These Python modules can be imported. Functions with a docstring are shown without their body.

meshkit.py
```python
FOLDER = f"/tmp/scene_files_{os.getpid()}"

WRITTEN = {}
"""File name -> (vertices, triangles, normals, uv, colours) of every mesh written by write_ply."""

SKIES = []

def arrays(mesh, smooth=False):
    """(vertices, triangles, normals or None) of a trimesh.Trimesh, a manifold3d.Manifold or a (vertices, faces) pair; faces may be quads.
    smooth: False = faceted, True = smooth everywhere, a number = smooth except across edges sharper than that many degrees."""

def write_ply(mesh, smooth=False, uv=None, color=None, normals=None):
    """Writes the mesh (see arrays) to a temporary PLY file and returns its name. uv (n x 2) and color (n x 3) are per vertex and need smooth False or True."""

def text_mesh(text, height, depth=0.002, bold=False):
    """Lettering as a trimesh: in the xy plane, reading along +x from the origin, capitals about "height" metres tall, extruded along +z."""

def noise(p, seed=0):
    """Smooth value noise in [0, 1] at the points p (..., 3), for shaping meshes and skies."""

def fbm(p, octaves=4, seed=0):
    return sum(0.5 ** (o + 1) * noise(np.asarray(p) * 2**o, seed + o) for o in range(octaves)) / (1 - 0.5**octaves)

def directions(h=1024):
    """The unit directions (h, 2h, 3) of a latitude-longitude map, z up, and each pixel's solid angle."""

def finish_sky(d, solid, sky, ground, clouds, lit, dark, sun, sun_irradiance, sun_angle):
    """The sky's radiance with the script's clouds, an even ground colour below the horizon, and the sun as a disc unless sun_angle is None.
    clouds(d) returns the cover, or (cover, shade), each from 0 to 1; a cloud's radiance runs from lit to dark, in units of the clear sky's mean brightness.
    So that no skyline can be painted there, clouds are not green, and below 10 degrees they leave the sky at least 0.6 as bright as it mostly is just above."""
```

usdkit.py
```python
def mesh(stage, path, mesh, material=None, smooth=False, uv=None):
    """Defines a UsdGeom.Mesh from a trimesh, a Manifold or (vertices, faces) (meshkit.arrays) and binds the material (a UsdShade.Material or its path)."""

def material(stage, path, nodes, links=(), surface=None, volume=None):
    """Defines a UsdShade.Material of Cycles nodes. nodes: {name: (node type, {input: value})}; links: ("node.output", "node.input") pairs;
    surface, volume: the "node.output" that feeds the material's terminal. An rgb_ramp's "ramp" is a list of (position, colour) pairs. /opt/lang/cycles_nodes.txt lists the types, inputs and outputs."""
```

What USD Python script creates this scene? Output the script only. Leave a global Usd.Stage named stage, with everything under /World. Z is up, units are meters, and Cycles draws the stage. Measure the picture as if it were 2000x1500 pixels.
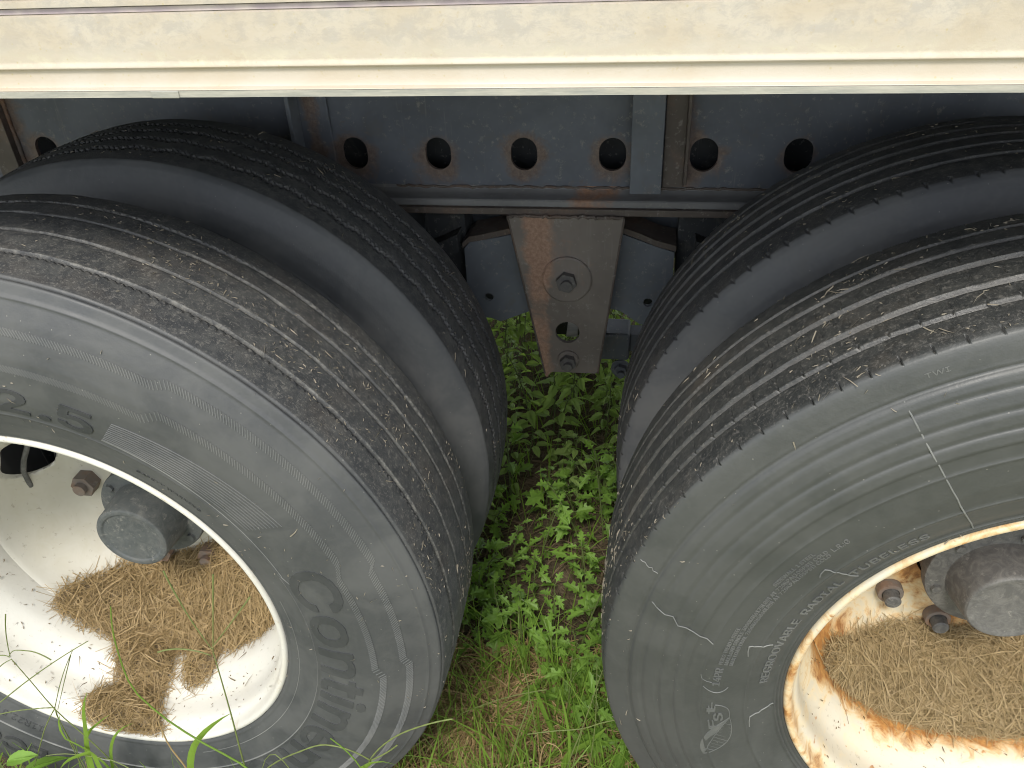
import math, random
import numpy as np
import trimesh, usdkit, meshkit
import manifold3d
from shapely.geometry import Polygon, Point
from pxr import Usd, UsdGeom, UsdLux, UsdShade, Gf, Sdf, Vt

stage = Usd.Stage.CreateInMemory()
UsdGeom.SetStageUpAxis(stage, UsdGeom.Tokens.z)
UsdGeom.SetStageMetersPerUnit(stage, 1.0)
W = UsdGeom.Xform.Define(stage, '/World')
stage.SetDefaultPrim(W.GetPrim())
rng = np.random.default_rng(7)
random.seed(7)
ZA = 0.50                                   # height of the axles above the ground
T = Sdf.ValueTypeNames

# ------------------------------------------------------------------ camera
cam = UsdGeom.Camera.Define(stage, '/World/camera')
CP = np.array([0.7405, -0.6537, 0.8437 + ZA])
yaw, pitch, roll = -0.1814, 0.5824, -0.0522
cy_, sy_ = math.cos(yaw), math.sin(yaw)
fw = np.array([sy_ * math.cos(pitch), cy_ * math.cos(pitch), -math.sin(pitch)])
ri = np.array([cy_, -sy_, 0.0]); up = np.cross(ri, fw)
cr, sr = math.cos(roll), math.sin(roll)
ri, up = cr * ri + sr * up, -sr * ri + cr * up
m = Gf.Matrix4d(1.0)
for i, v in enumerate((ri, up, -fw, CP)):
    m.SetRow(i, Gf.Vec4d(*v.tolist(), 1.0 if i == 3 else 0.0))
UsdGeom.Xformable(cam).AddTransformOp().Set(m)
cam.CreateHorizontalApertureAttr(36.0); cam.CreateVerticalApertureAttr(27.0)
cam.CreateFocalLengthAttr(36.0 * 1588.0926 / 2000)
cam.CreateClippingRangeAttr(Gf.Vec2f(0.02, 500))
cam.CreateExposureAttr(1.42)

# ------------------------------------------------------------------ sky and sun
SUN_EL, SUN_AZ = math.radians(53), math.radians(181)        # azimuth = atan2(x, y) of the direction towards the sun
sd = np.array([math.sin(SUN_AZ) * math.cos(SUN_EL), math.cos(SUN_AZ) * math.cos(SUN_EL), math.sin(SUN_EL)])
skymat = usdkit.material(stage, '/World/Looks/overcast_sky', {
    'sky': ('sky_texture', {'sky_type': 'single_scattering', 'sun_disc': False, 'sun_elevation': SUN_EL, 'sun_rotation': SUN_AZ}),
    'tc': ('texture_coordinate', {}),
    'no': ('noise_texture', {'scale': 2.2, 'detail': 5.0, 'roughness': 0.6}),
    'ra': ('rgb_ramp', {'ramp': [(0.35, (0.45, 0.45, 0.45)), (0.65, (0.85, 0.85, 0.85))]}),
    'cl': ('mix_color', {'fac': 0.7, 'b': (8.0, 8.1, 8.2)}),
    'bg': ('background_shader', {'strength': 0.12})},
    [('tc.generated', 'no.vector'), ('no.fac', 'ra.fac'), ('ra.color', 'cl.fac'), ('sky.color', 'cl.a'), ('cl.result', 'bg.color')], surface='bg.background')
dome = UsdLux.DomeLight.Define(stage, '/World/sky')
UsdShade.MaterialBindingAPI.Apply(dome.GetPrim()).Bind(skymat)
dome.GetPrim().SetCustomDataByKey('kind', 'structure')
sun = UsdLux.DistantLight.Define(stage, '/World/sun')
sun.CreateNormalizeAttr(True); sun.CreateIntensityAttr(0.40); sun.CreateAngleAttr(14.0)
sun.CreateColorAttr(Gf.Vec3f(1.0, 0.95, 0.86))
zax = sd; xax = np.cross([0, 1, 0.0], zax); xax /= np.linalg.norm(xax); yax = np.cross(zax, xax)
m = Gf.Matrix4d(1.0)
for i, v in enumerate((xax, yax, zax)):
    m.SetRow(i, Gf.Vec4d(*v.tolist(), 0.0))
UsdGeom.Xformable(sun).AddTransformOp().Set(m)

# ------------------------------------------------------------------ helpers: prims
used = {}
def numbered(path):
    k = used.get(path, -1) + 1
    used[path] = k
    return path if k == 0 else '%s_%03d' % (path, k)
def tag(p, label=None, cat=None, group=None, kind=None):
    p = p.GetPrim() if hasattr(p, 'GetPrim') else p
    for k, v in (('label', label), ('category', cat), ('group', group), ('kind', kind)):
        if v: p.SetCustomDataByKey(k, v)
    return p
def node(name, parent='/World', mat4=None):
    x = UsdGeom.Xform.Define(stage, numbered(parent + '/' + name))
    if mat4 is not None:
        x.AddTransformOp().Set(Gf.Matrix4d(*np.asarray(mat4, float).T.ravel().tolist()))
    return x.GetPath().pathString
def part(name, mesh, mat, parent='/World', smooth=False, label=None, prim=None):
    path = numbered(parent + '/' + name)
    g = usdkit.mesh(stage, path, mesh, mat, smooth=smooth)
    if prim:
        for k, v in prim.items():
            UsdGeom.PrimvarsAPI(g).CreatePrimvar(k, T.FloatArray, 'vertex').Set(Vt.FloatArray.FromNumpy(np.asarray(v, np.float32)))
    if label: g.GetPrim().SetCustomDataByKey('label', label)
    return g.GetPrim()
def cat(ms):
    ms = [x for x in ms if x is not None]
    return trimesh.util.concatenate(ms)
def box(x0, x1, y0, y1, z0, z1):
    b = trimesh.creation.box((x1 - x0, y1 - y0, z1 - z0)); b.apply_translation(((x0 + x1) / 2, (y0 + y1) / 2, (z0 + z1) / 2)); return b
def M3(t):
    return manifold3d.Manifold(manifold3d.Mesh(np.asarray(t.vertices, np.float32), np.asarray(t.faces, np.uint32)))
def T3(mf):
    q = mf.to_mesh(); return trimesh.Trimesh(q.vert_properties[:, :3], q.tri_verts, process=False)
def rbox(x0, x1, y0, y1, z0, z1, r=0.003, seg=6):
    s = manifold3d.Manifold.sphere(r, seg * 2)
    return T3(manifold3d.Manifold.batch_hull([s.translate((x, y, z)) for x in (x0 + r, x1 - r) for y in (y0 + r, y1 - r) for z in (z0 + r, z1 - r)]))
def prism_xz(poly, y0, y1):
    """a polygon drawn in x and z, as thick as y0..y1"""
    e = trimesh.creation.extrude_polygon(poly, y1 - y0, engine='earcut')
    v = e.vertices.copy(); e.vertices = np.stack([v[:, 0], y1 - v[:, 2], v[:, 1]], 1)
    return e
def revolve(pts, n=96, close=False):
    """(r, y) profile round the wheel's axis (y)"""
    pts = np.asarray(pts, float); th = np.linspace(0, 2 * np.pi, n, endpoint=False)
    k = len(pts)
    v = np.stack([pts[None, :, 0] * np.cos(th)[:, None], np.broadcast_to(pts[None, :, 1], (n, k)), pts[None, :, 0] * np.sin(th)[:, None]], -1).reshape(-1, 3)
    f = []
    kk = k if close else k - 1
    i, j = np.meshgrid(np.arange(n), np.arange(kk), indexing='ij'); i = i.ravel(); j = j.ravel()
    a = i * k + j; b = i * k + (j + 1) % k; c = ((i + 1) % n) * k + (j + 1) % k; d = ((i + 1) % n) * k + j
    f = np.concatenate([np.stack([a, b, c], 1), np.stack([a, c, d], 1)])
    t = trimesh.Trimesh(v, f, process=False)
    if close and t.volume < 0: t.faces = t.faces[:, ::-1]
    return t
def tube(pts, r, n=6):
    pts = np.asarray(pts, float); k = len(pts); r = np.broadcast_to(r, k)
    d = np.gradient(pts, axis=0); d /= np.linalg.norm(d, axis=1, keepdims=True) + 1e-12
    ref = np.array([0.31, 0.52, 0.8]) if abs(d[0] @ [0.31, .52, .8]) < 0.9 else np.array([1.0, 0, 0])
    a = np.cross(d, ref); a /= np.linalg.norm(a, axis=1, keepdims=True); b = np.cross(d, a)
    th = np.linspace(0, 2 * np.pi, n, endpoint=False)
    v = (pts[:, None] + r[:, None, None] * (a[:, None] * np.cos(th)[None, :, None] + b[:, None] * np.sin(th)[None, :, None])).reshape(-1, 3)
    f = []
    for i in range(k - 1):
        for j in range(n):
            p, q = i * n + j, i * n + (j + 1) % n
            f += [(p, q, q + n), (p, q + n, p + n)]
    for j in range(1, n - 1):
        f += [(0, j + 1, j), ((k - 1) * n, (k - 1) * n + j, (k - 1) * n + j + 1)]
    return trimesh.Trimesh(v, f, process=False)
def hexnut(r, h, n=6):
    t = trimesh.creation.cylinder(radius=r, height=h, sections=n); t.apply_transform(trimesh.transformations.rotation_matrix(np.pi / 2, (1, 0, 0))); return t
def cyl_y(x, z, r, y0, y1, n=24):
    t = trimesh.creation.cylinder(radius=r, height=y1 - y0, sections=n); t.apply_transform(trimesh.transformations.rotation_matrix(np.pi / 2, (1, 0, 0)))
    t.apply_translation((x, (y0 + y1) / 2, z)); return t
def sstep(x, a, b):
    t = np.clip((x - a) / (b - a), 0, 1); return t * t * (3 - 2 * t)

# ------------------------------------------------------------------ helpers: materials
class S(str): pass
class G:
    """builds a node graph; every call returns a node whose sockets feed the next ones"""
    def __init__(s): s.nodes, s.links, s.k = {}, [], 0
    def __call__(s, kind, out=None, **inp):
        s.k += 1; nm = 'n%d' % s.k; const = {}
        for k, v in inp.items():
            if isinstance(v, S): s.links.append((str(v), nm + '.' + k))
            else: const[k] = v
        s.nodes[nm] = (kind, const)
        return S(nm + '.' + out) if out else nm
    def math(s, op, a, b=None, c=None, clamp=False):
        d = {'math_type': op, 'value1': a}
        if b is not None: d['value2'] = b
        if c is not None: d['value3'] = c
        if clamp: d['use_clamp'] = True
        return s('math', 'value', **d)
    def pos(s):
        return s('geometry', 'position')
    def noise(s, vec, scale, detail=4.0, rough=0.55, dist=0.0):
        return s('noise_texture', 'fac', vector=vec, scale=scale, detail=detail, roughness=rough, distortion=dist)
    def rng(s, v, a, b, c=0.0, d=1.0, smooth=False):
        return s('map_range', 'result', value=v, from_min=a, from_max=b, to_min=c, to_max=d, clamp=True, range_type='smoothstep' if smooth else 'linear')
    def mix(s, fac, a, b, blend='mix'):
        return s('mix_color', 'result', fac=fac, a=a, b=b, blend_type=blend)
    def scalev(s, vec, sc):
        return s('mapping', 'vector', vector=vec, scale=sc)
    def xyz(s, vec):
        n = s('separate_xyz', vector=vec); return S(n + '.x'), S(n + '.y'), S(n + '.z')
    def bump(s, h, strength=0.5, dist=0.002, normal=None):
        d = dict(height=h, strength=strength, distance=dist)
        if normal is not None: d['normal'] = normal
        return s('bump', 'normal', **d)
    def out(s, name, base, rough, normal=None, **k):
        d = dict(base_color=base, roughness=rough, **k)
        if normal is not None: d['normal'] = normal
        b = s('principled_bsdf', 'BSDF', **d)
        return usdkit.material(stage, '/World/Looks/' + name, s.nodes, s.links, surface=str(b))

def rubber(name, base, dust, brown, cx, cz, tread=1.0, gloss=0.55, dusty=0.5, rib=0.62, worn=0.95, fill=None, fleck=0.5):
    g = G(); p = g.pos()
    side = g.noise(g.scalev(p, (9, 9, 9)), 1.0, 6.0, 0.62, 0.6)
    fine = g.noise(p, 160.0, 4.0, 0.65)
    reg = g('attribute', 'fac', attribute='region')
    gro = g('attribute', 'fac', attribute='groove')
    # wiped and dusty patches of the sidewall
    c = g.mix(g.rng(side, 0.38, 0.62, 0.0, dusty * 1.3, True), base, dust)
    streak = g.noise(g.scalev(p, (38, 38, 38)), 1.0, 5.0, 0.7, 1.5)
    c = g.mix(g.rng(streak, 0.5, 0.72, 0.0, 0.35), c, dust)
    c = g.mix(g.rng(fine, 0.35, 0.8, 0.0, 0.22), c, dust)
    # worn tread: brown grime, pale scuffs
    t = g.mix(g.rng(g.noise(p, 60.0, 6.0, 0.7, 0.4), 0.42, 0.60), [x * rib for x in base], [x * worn * (0.5 + 0.5 * rib) for x in dust])
    t = g.mix(g.rng(g.noise(p, 13.0, 5.0, 0.65), 0.52, 0.78, 0.0, 0.4), t, [x * 0.8 for x in brown])
    speck = g.noise(p, 330.0, 3.0, 0.7)
    sp2 = g.noise(p, 150.0, 5.0, 0.75, 0.6)
    t = g.mix(g.rng(sp2, 0.54, 0.66, 0.0, 0.7 * fleck), t, (0.165, 0.155, 0.14))
    t = g.mix(g.rng(speck, 0.57, 0.70, 0.0, 0.6 * fleck), t, (0.22, 0.205, 0.18))
    c = g.mix(g.math('multiply', reg, tread), c, t)
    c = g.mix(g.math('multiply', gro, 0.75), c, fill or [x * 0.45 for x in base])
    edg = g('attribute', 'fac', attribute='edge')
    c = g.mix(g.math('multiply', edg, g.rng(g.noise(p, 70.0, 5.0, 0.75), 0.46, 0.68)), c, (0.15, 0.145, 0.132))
    spk = g('voronoi_texture', 'distance', vector=p, scale=75.0, randomness=1.0)
    c = g.mix(g.rng(spk, 0.06, 0.04, 0.0, 0.35), c, (0.30, 0.285, 0.25))
    h = g.math('add', g.math('multiply', fine, 0.6), g.math('multiply', g.noise(p, 520.0, 3.0, 0.6), g.math('add', 0.25, reg)))
    n = g.bump(h, 0.35, 0.0012)
    r = g.rng(side, 0.3, 0.7, gloss - 0.08, gloss + 0.12)
    return g.out(name, c, r, n, specular_ior_level=0.45)

def wheel_paint(name, white, cx, cz, rust=1.0):
    g = G(); p = g.pos(); x, y, z = g.xyz(p)
    dx = g.math('subtract', x, cx); dz = g.math('subtract', z, cz)
    r = g.math('sqrt', g.math('add', g.math('multiply', dx, dx), g.math('multiply', dz, dz)))
    big = g.noise(p, 7.0, 5.0, 0.6, 0.4); mid = g.noise(p, 32.0, 6.0, 0.68, 0.8); fine = g.noise(p, 110.0, 4.0, 0.65)
    c = g.mix(g.rng(big, 0.4, 0.75, 0.0, 0.55), white, [white[0] * .93, white[1] * .89, white[2] * .78])
    # grey film of dirt on the upright disc
    disc = g.rng(y, 0.135, 0.185)
    c = g.mix(g.math('multiply', disc, g.rng(mid, 0.3, 0.7, 0.42, 0.75)), c, (0.36, 0.33, 0.255))
    c = g.mix(g.math('multiply', g.rng(fine, 0.62, 0.72), 0.55), c, (0.18, 0.16, 0.13))
    if rust:
        # rust gathers in the corner between barrel and disc, runs outward, and on the lip
        ydist = g.math('absolute', g.math('subtract', y, 0.142))
        seam = g.math('multiply', g.rng(ydist, 0.075, 0.0, 0.0, 1.0, True), g.rng(r, 0.205, 0.24))
        lip = g.math('multiply', g.rng(r, 0.279, 0.2875), 0.23)
        m0 = g.math('add', g.math('multiply', seam, 0.55), g.math('multiply', lip, 1.0))
        m0 = g.math('add', m0, g.math('multiply', disc, 0.36))
        m1 = g.math('add', m0, g.math('subtract', g.math('multiply', g.math('add', mid, big), 0.9), 0.9))
        rm = g.rng(m1, 0.20, 0.42)
        rm = g.math('multiply', rm, rust)
        dots = g.rng(g.noise(p, 75.0, 2.0, 0.5), 0.68, 0.73)
        rm = g.math('maximum', rm, g.math('multiply', dots, 0.85 * rust))
        rc = g.mix(g.rng(fine, 0.35, 0.65), (0.24, 0.095, 0.025), (0.42, 0.215, 0.065))
        rc = g.mix(g.rng(mid, 0.55, 0.75), rc, (0.10, 0.035, 0.015))
        halo = g.rng(m1, 0.07, 0.32)
        c = g.mix(g.math('multiply', halo, 0.55 * rust), c, (0.66, 0.47, 0.20))
        c = g.mix(rm, c, rc)
    else:
        grime = g.math('multiply', g.rng(mid, 0.56, 0.7), g.rng(r, 0.282, 0.297))
        c = g.mix(g.math('multiply', grime, 0.75), c, (0.30, 0.22, 0.12))
    n = g.bump(g.math('add', mid, g.math('multiply', fine, 0.5)), 0.12, 0.003)
    return g.out(name, c, g.rng(mid, 0.3, 0.7, 0.32, 0.55), n)

def steel(name, base, rust=0.3, holes=False, bands=(), rustc=((0.16, 0.075, 0.035), (0.26, 0.14, 0.075)), spec=0.4, mottle=None):
    g = G(); p = g.pos(); x, y, z = g.xyz(p)
    big = g.noise(p, 5.0, 5.0, 0.6, 0.5); mid = g.noise(p, 24.0, 6.0, 0.68, 0.7); fine = g.noise(p, 150.0, 4.0, 0.7)
    c = g.mix(g.rng(big, 0.35, 0.7), base, [b * 1.5 + 0.008 for b in base])
    c = g.mix(g.rng(mid, 0.55, 0.75, 0.0, 0.5), c, (0.115, 0.105, 0.09))
    c = g.mix(g.rng(fine, 0.62, 0.76, 0.0, 0.4), c, (0.19, 0.18, 0.16))
    drip = g.noise(g.scalev(p, (55, 55, 2.5)), 1.0, 5.0, 0.75)
    c = g.mix(g.math('multiply', g.rng(drip, 0.60, 0.72, 0.0, 0.6), g.rng(mid, 0.4, 0.6)), c, (0.20, 0.195, 0.18))
    c = g.mix(g.rng(g.noise(p, 75.0, 4.0, 0.75), 0.58, 0.70, 0.0, 0.6), c, (0.21, 0.20, 0.18))
    if mottle: c = g.mix(g.rng(g.noise(p, 60.0, 6.0, 0.72, 1.2), 0.42, 0.66, 0.0, 0.85), c, mottle)
    m = g.math('add', g.math('multiply', g.math('subtract', big, 0.5), 1.3), g.math('subtract', mid, 0.5))
    m = g.math('add', m, rust - 0.35)
    if holes:
        u = g.math('abs' if False else 'absolute', g.math('subtract', g.math('floored_modulo', g.math('subtract', x, 0.0795 + 0.0755 - 0.0005), 0.1505), 0.0755))
        dz = g.math('subtract', z, ZA + 0.402)
        d = g.math('sqrt', g.math('add', g.math('multiply', u, u), g.math('multiply', dz, dz)))
        m = g.math('add', m, g.rng(d, 0.055, 0.024, 0.0, 0.56))
        m = g.math('add', m, g.rng(z, ZA + 0.385, ZA + 0.345, 0.0, 0.24))
        for bx, w in bands:
            bd = g.math('absolute', g.math('subtract', x, bx))
            m = g.math('add', m, g.rng(bd, w, w * 0.2, 0.0, 0.5))
    elif bands:
        for bx, w in bands:
            bd = g.math('absolute', g.math('subtract', x, bx))
            m = g.math('add', m, g.rng(bd, w, w * 0.3, 0.0, 0.55))
    rc = g.mix(g.rng(fine, 0.35, 0.65), rustc[0], rustc[1])
    c = g.mix(g.rng(m, 0.08, 0.38, 0.0, 0.85), c, rc)
    n = g.bump(g.math('add', mid, fine), 0.2, 0.002)
    return g.out(name, c, g.rng(mid, 0.3, 0.7, 0.5, 0.75), n, specular_ior_level=spec)

def foliage(name, a, b, rnd=True, rough=0.45, trans=0.35, tip=None):
    g = G()
    r = g('object_info', 'random') if rnd == 'object' else g('geometry', 'random_per_island')
    c = g('rgb_ramp', 'color', fac=r, ramp=[(0.0, a), (0.55, b), (1.0, tip or b)])
    p = g.pos()
    c = g.mix(g.rng(g.noise(p, 55.0, 4.0, 0.6), 0.4, 0.7, 0.0, 0.35), c, [q * 0.6 for q in a])
    pr = g('principled_bsdf', 'BSDF', base_color=c, roughness=rough, specular_ior_level=0.35, normal=g.bump(g.noise(p, 260.0, 3.0, 0.6), 0.25, 0.001))
    tr = g('translucent_bsdf', 'BSDF', color=g.mix(1.0, c, (1.0, 1.05, 0.45), 'multiply'))
    o = g('mix_closure', 'closure', fac=trans, closure1=pr, closure2=tr)
    return usdkit.material(stage, '/World/Looks/' + name, g.nodes, g.links, surface=str(o))

XR, ZR = 1.2334, ZA - 0.0036
MT = {}
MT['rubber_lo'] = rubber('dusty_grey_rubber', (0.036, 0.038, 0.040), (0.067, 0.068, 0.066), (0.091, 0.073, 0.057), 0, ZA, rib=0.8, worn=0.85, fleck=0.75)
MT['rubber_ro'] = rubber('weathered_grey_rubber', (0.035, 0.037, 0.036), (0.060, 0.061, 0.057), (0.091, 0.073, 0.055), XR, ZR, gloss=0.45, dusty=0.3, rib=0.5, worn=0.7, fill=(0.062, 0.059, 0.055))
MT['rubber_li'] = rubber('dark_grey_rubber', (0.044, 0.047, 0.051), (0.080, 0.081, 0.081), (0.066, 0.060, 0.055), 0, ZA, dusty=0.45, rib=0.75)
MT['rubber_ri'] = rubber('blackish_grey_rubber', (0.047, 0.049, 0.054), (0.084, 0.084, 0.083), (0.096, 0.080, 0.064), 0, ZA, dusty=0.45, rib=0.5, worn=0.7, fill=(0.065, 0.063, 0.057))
MT['letter'] = rubber('moulded_lettering_rubber', (0.023, 0.025, 0.026), (0.047, 0.048, 0.047), (0.07, 0.06, 0.05), 0, ZA, tread=0.0, gloss=0.65)
MT['letter_dark'] = rubber('dark_lettering_rubber', (0.017, 0.019, 0.020), (0.036, 0.037, 0.037), (0.05, 0.045, 0.04), 0, ZA, tread=0.0, gloss=0.7)
MT['hatch'] = rubber('worn_hatching_rubber', (0.064, 0.067, 0.067), (0.105, 0.105, 0.099), (0.1, 0.09, 0.07), 0, ZA, tread=0.0)
MT['letter_r'] = rubber('light_lettering_rubber', (0.066, 0.069, 0.067), (0.115, 0.115, 0.105), (0.1, 0.09, 0.07), 0, ZA, tread=0.0)
MT['ridge'] = rubber('scuffed_ridge_rubber', (0.095, 0.098, 0.095), (0.16, 0.16, 0.148), (0.2, 0.18, 0.15), 0, ZA, tread=0.0)
MT['white_l'] = wheel_paint('white_wheel_paint', (0.47, 0.457, 0.415), 0, ZA, rust=0)
MT['white_r'] = wheel_paint('rusting_cream_wheel_paint', (0.46, 0.42, 0.335), XR, ZR, rust=1.0)
MT['web'] = steel('dark_frame_steel', (0.066, 0.073, 0.088), 0.18, holes=True, bands=((0.165, 0.022), (0.80, 0.035), (-0.43, 0.05)), rustc=((0.10, 0.066, 0.050), (0.165, 0.118, 0.090)))
MT['plain'] = steel('dark_painted_steel', (0.064, 0.070, 0.080), 0.16)
MT['clean'] = steel('blue_grey_steel', (0.082, 0.091, 0.105), 0.06)
MT['rusty'] = steel('rusty_brown_steel', (0.060, 0.048, 0.040), 0.44, rustc=((0.095, 0.056, 0.038), (0.165, 0.105, 0.072)))
MT['flange'] = steel('grey_flange_steel', (0.115, 0.115, 0.115), 0.12, bands=((0.66, 0.07),), rustc=((0.20, 0.10, 0.055), (0.30, 0.165, 0.095)))
MT['hanger'] = steel('worn_hanger_steel', (0.105, 0.090, 0.078), 0.28, bands=((0.558, 0.034),), rustc=((0.20, 0.110, 0.070), (0.31, 0.195, 0.135)))
MT['hub'] = steel('grey_hub_cap', (0.042, 0.047, 0.048), 0.05, mottle=(0.080, 0.083, 0.081))
MT['hub_r'] = steel('chalky_grey_hub', (0.052, 0.051, 0.049), 0.16, mottle=(0.13, 0.126, 0.117))
MT['grime'] = steel('grimy_bolt_steel', (0.050, 0.048, 0.047), 0.2, mottle=(0.10, 0.092, 0.084))
MT['nut'] = steel('rusted_nut_steel', (0.12, 0.10, 0.085), 0.55)
MT['dark'] = steel('greasy_black_steel', (0.018, 0.020, 0.022), 0.0)

def rail_mat():
    g = G(); p = g.pos(); x, y, z = g.xyz(p)
    ps = g.scalev(p, (1.0, 1.0, 1.5))
    big = g.noise(ps, 9.0, 5.0, 0.6, 0.5); mid = g.noise(ps, 62.0, 7.0, 0.75, 0.4); fine = g.noise(p, 190.0, 4.0, 0.7)
    c = g.mix(g.math('multiply', g.rng(mid, 0.44, 0.58, 0.0, 0.9), g.rng(z, ZA + 0.712, ZA + 0.722)), (0.385, 0.345, 0.285), (0.315, 0.290, 0.252))
    c = g.mix(g.rng(big, 0.42, 0.7, 0.0, 0.65), c, (0.335, 0.272, 0.185))
    low = g.math('multiply', g.rng(z, ZA + 0.728, ZA + 0.711), g.rng(z, ZA + 0.7085, ZA + 0.711))
    c = g.mix(g.math('multiply', low, g.rng(mid, 0.45, 0.62, 0.0, 0.8)), c, (0.45, 0.41, 0.305))
    sp = g('voronoi_texture', 'distance', vector=p, scale=120.0)
    c = g.mix(g.math('multiply', g.rng(sp, 0.13, 0.06), g.rng(big, 0.40, 0.55)), c, (0.34, 0.29, 0.18))
    c = g.mix(g.rng(fine, 0.62, 0.74, 0.0, 0.6), c, (0.33, 0.27, 0.17))
    return g.out('cream_weathered_paint', c, g.rng(mid, 0.3, 0.7, 0.38, 0.6), g.bump(g.math('add', fine, mid), 0.1, 0.002))
MT['rail'] = rail_mat()
g_ = G(); p_ = g_.pos(); xx_, yy_, zz_ = g_.xyz(p_)
MT['lip'] = g_.out('grey_bare_aluminium', g_.mix(g_.rng(g_.noise(g_.scalev(p_, (6, 60, 60)), 3.0, 5.0, 0.7), 0.35, 0.7), (0.20, 0.20, 0.18), (0.34, 0.32, 0.27)), 0.5, g_.bump(g_.noise(p_, 120.0), 0.2, 0.002))
g_ = G()
MT['seal'] = g_.out('purple_grey_seal', g_.mix(g_.rng(g_.noise(g_.pos(), 40.0), 0.4, 0.7), (0.30, 0.25, 0.27), (0.44, 0.38, 0.36)), 0.6)
def soil():
    g = G(); p = g.pos()
    a = g.noise(p, 14.0, 6.0, 0.7, 0.5); b = g.noise(p, 90.0, 5.0, 0.7)
    c = g.mix(g.rng(a, 0.35, 0.7), (0.052, 0.040, 0.027), (0.125, 0.097, 0.062))
    c = g.mix(g.rng(b, 0.5, 0.72, 0.0, 0.7), c, (0.17, 0.135, 0.085))
    x, y, z = g.xyz(p)
    away = g.math('maximum', g.rng(y, -0.22, -0.45), g.rng(y, 2.5, 2.8))
    lawn = g.mix(g.rng(g.noise(p, 30.0, 6.0, 0.7), 0.35, 0.65), (0.10, 0.125, 0.040), (0.24, 0.235, 0.110))
    c = g.mix(away, c, lawn)
    return g.out('dry_earth', c, 0.95, g.bump(g.math('add', a, b), 0.8, 0.012), specular_ior_level=0.2)
MT['soil'] = soil()
MT['straw'] = foliage('dry_straw', (0.29, 0.205, 0.098), (0.66, 0.52, 0.275), rough=0.6, trans=0.12, tip=(0.90, 0.78, 0.50))
MT['straw_r'] = foliage('pale_dry_straw', (0.29, 0.215, 0.11), (0.64, 0.52, 0.30), rough=0.6, trans=0.12, tip=(0.90, 0.80, 0.54))
MT['chaff'] = foliage('brown_chaff', (0.19, 0.14, 0.085), (0.44, 0.35, 0.225), rough=0.8, trans=0.0)
MT['flecks'] = foliage('dull_straw_flecks', (0.20, 0.175, 0.135), (0.36, 0.32, 0.25), rough=0.7, trans=0.1, tip=(0.62, 0.56, 0.42))
MT['thatch'] = foliage('dry_thatch', (0.13, 0.095, 0.055), (0.31, 0.23, 0.135), rough=0.7, trans=0.15, tip=(0.56, 0.46, 0.28))
MT['grass'] = foliage('green_grass', (0.16, 0.26, 0.04), (0.28, 0.40, 0.07), rough=0.4, trans=0.4, tip=(0.46, 0.50, 0.16))
MT['leaf'] = foliage('bright_weed_leaf', (0.17, 0.30, 0.05), (0.25, 0.40, 0.07), rough=0.5, trans=0.45, tip=(0.34, 0.47, 0.10))
MT['leaf_s'] = foliage('soft_weed_leaf', (0.27, 0.38, 0.11), (0.42, 0.53, 0.18), rough=0.55, trans=0.4, tip=(0.56, 0.63, 0.28))
MT['stem'] = foliage('weed_stem', (0.09, 0.12, 0.035), (0.15, 0.17, 0.06), rough=0.5, trans=0.1)
MT['sstalk'] = foliage('pale_seed_stalk', (0.14, 0.17, 0.055), (0.20, 0.23, 0.085), rough=0.5, trans=0.2)

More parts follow.
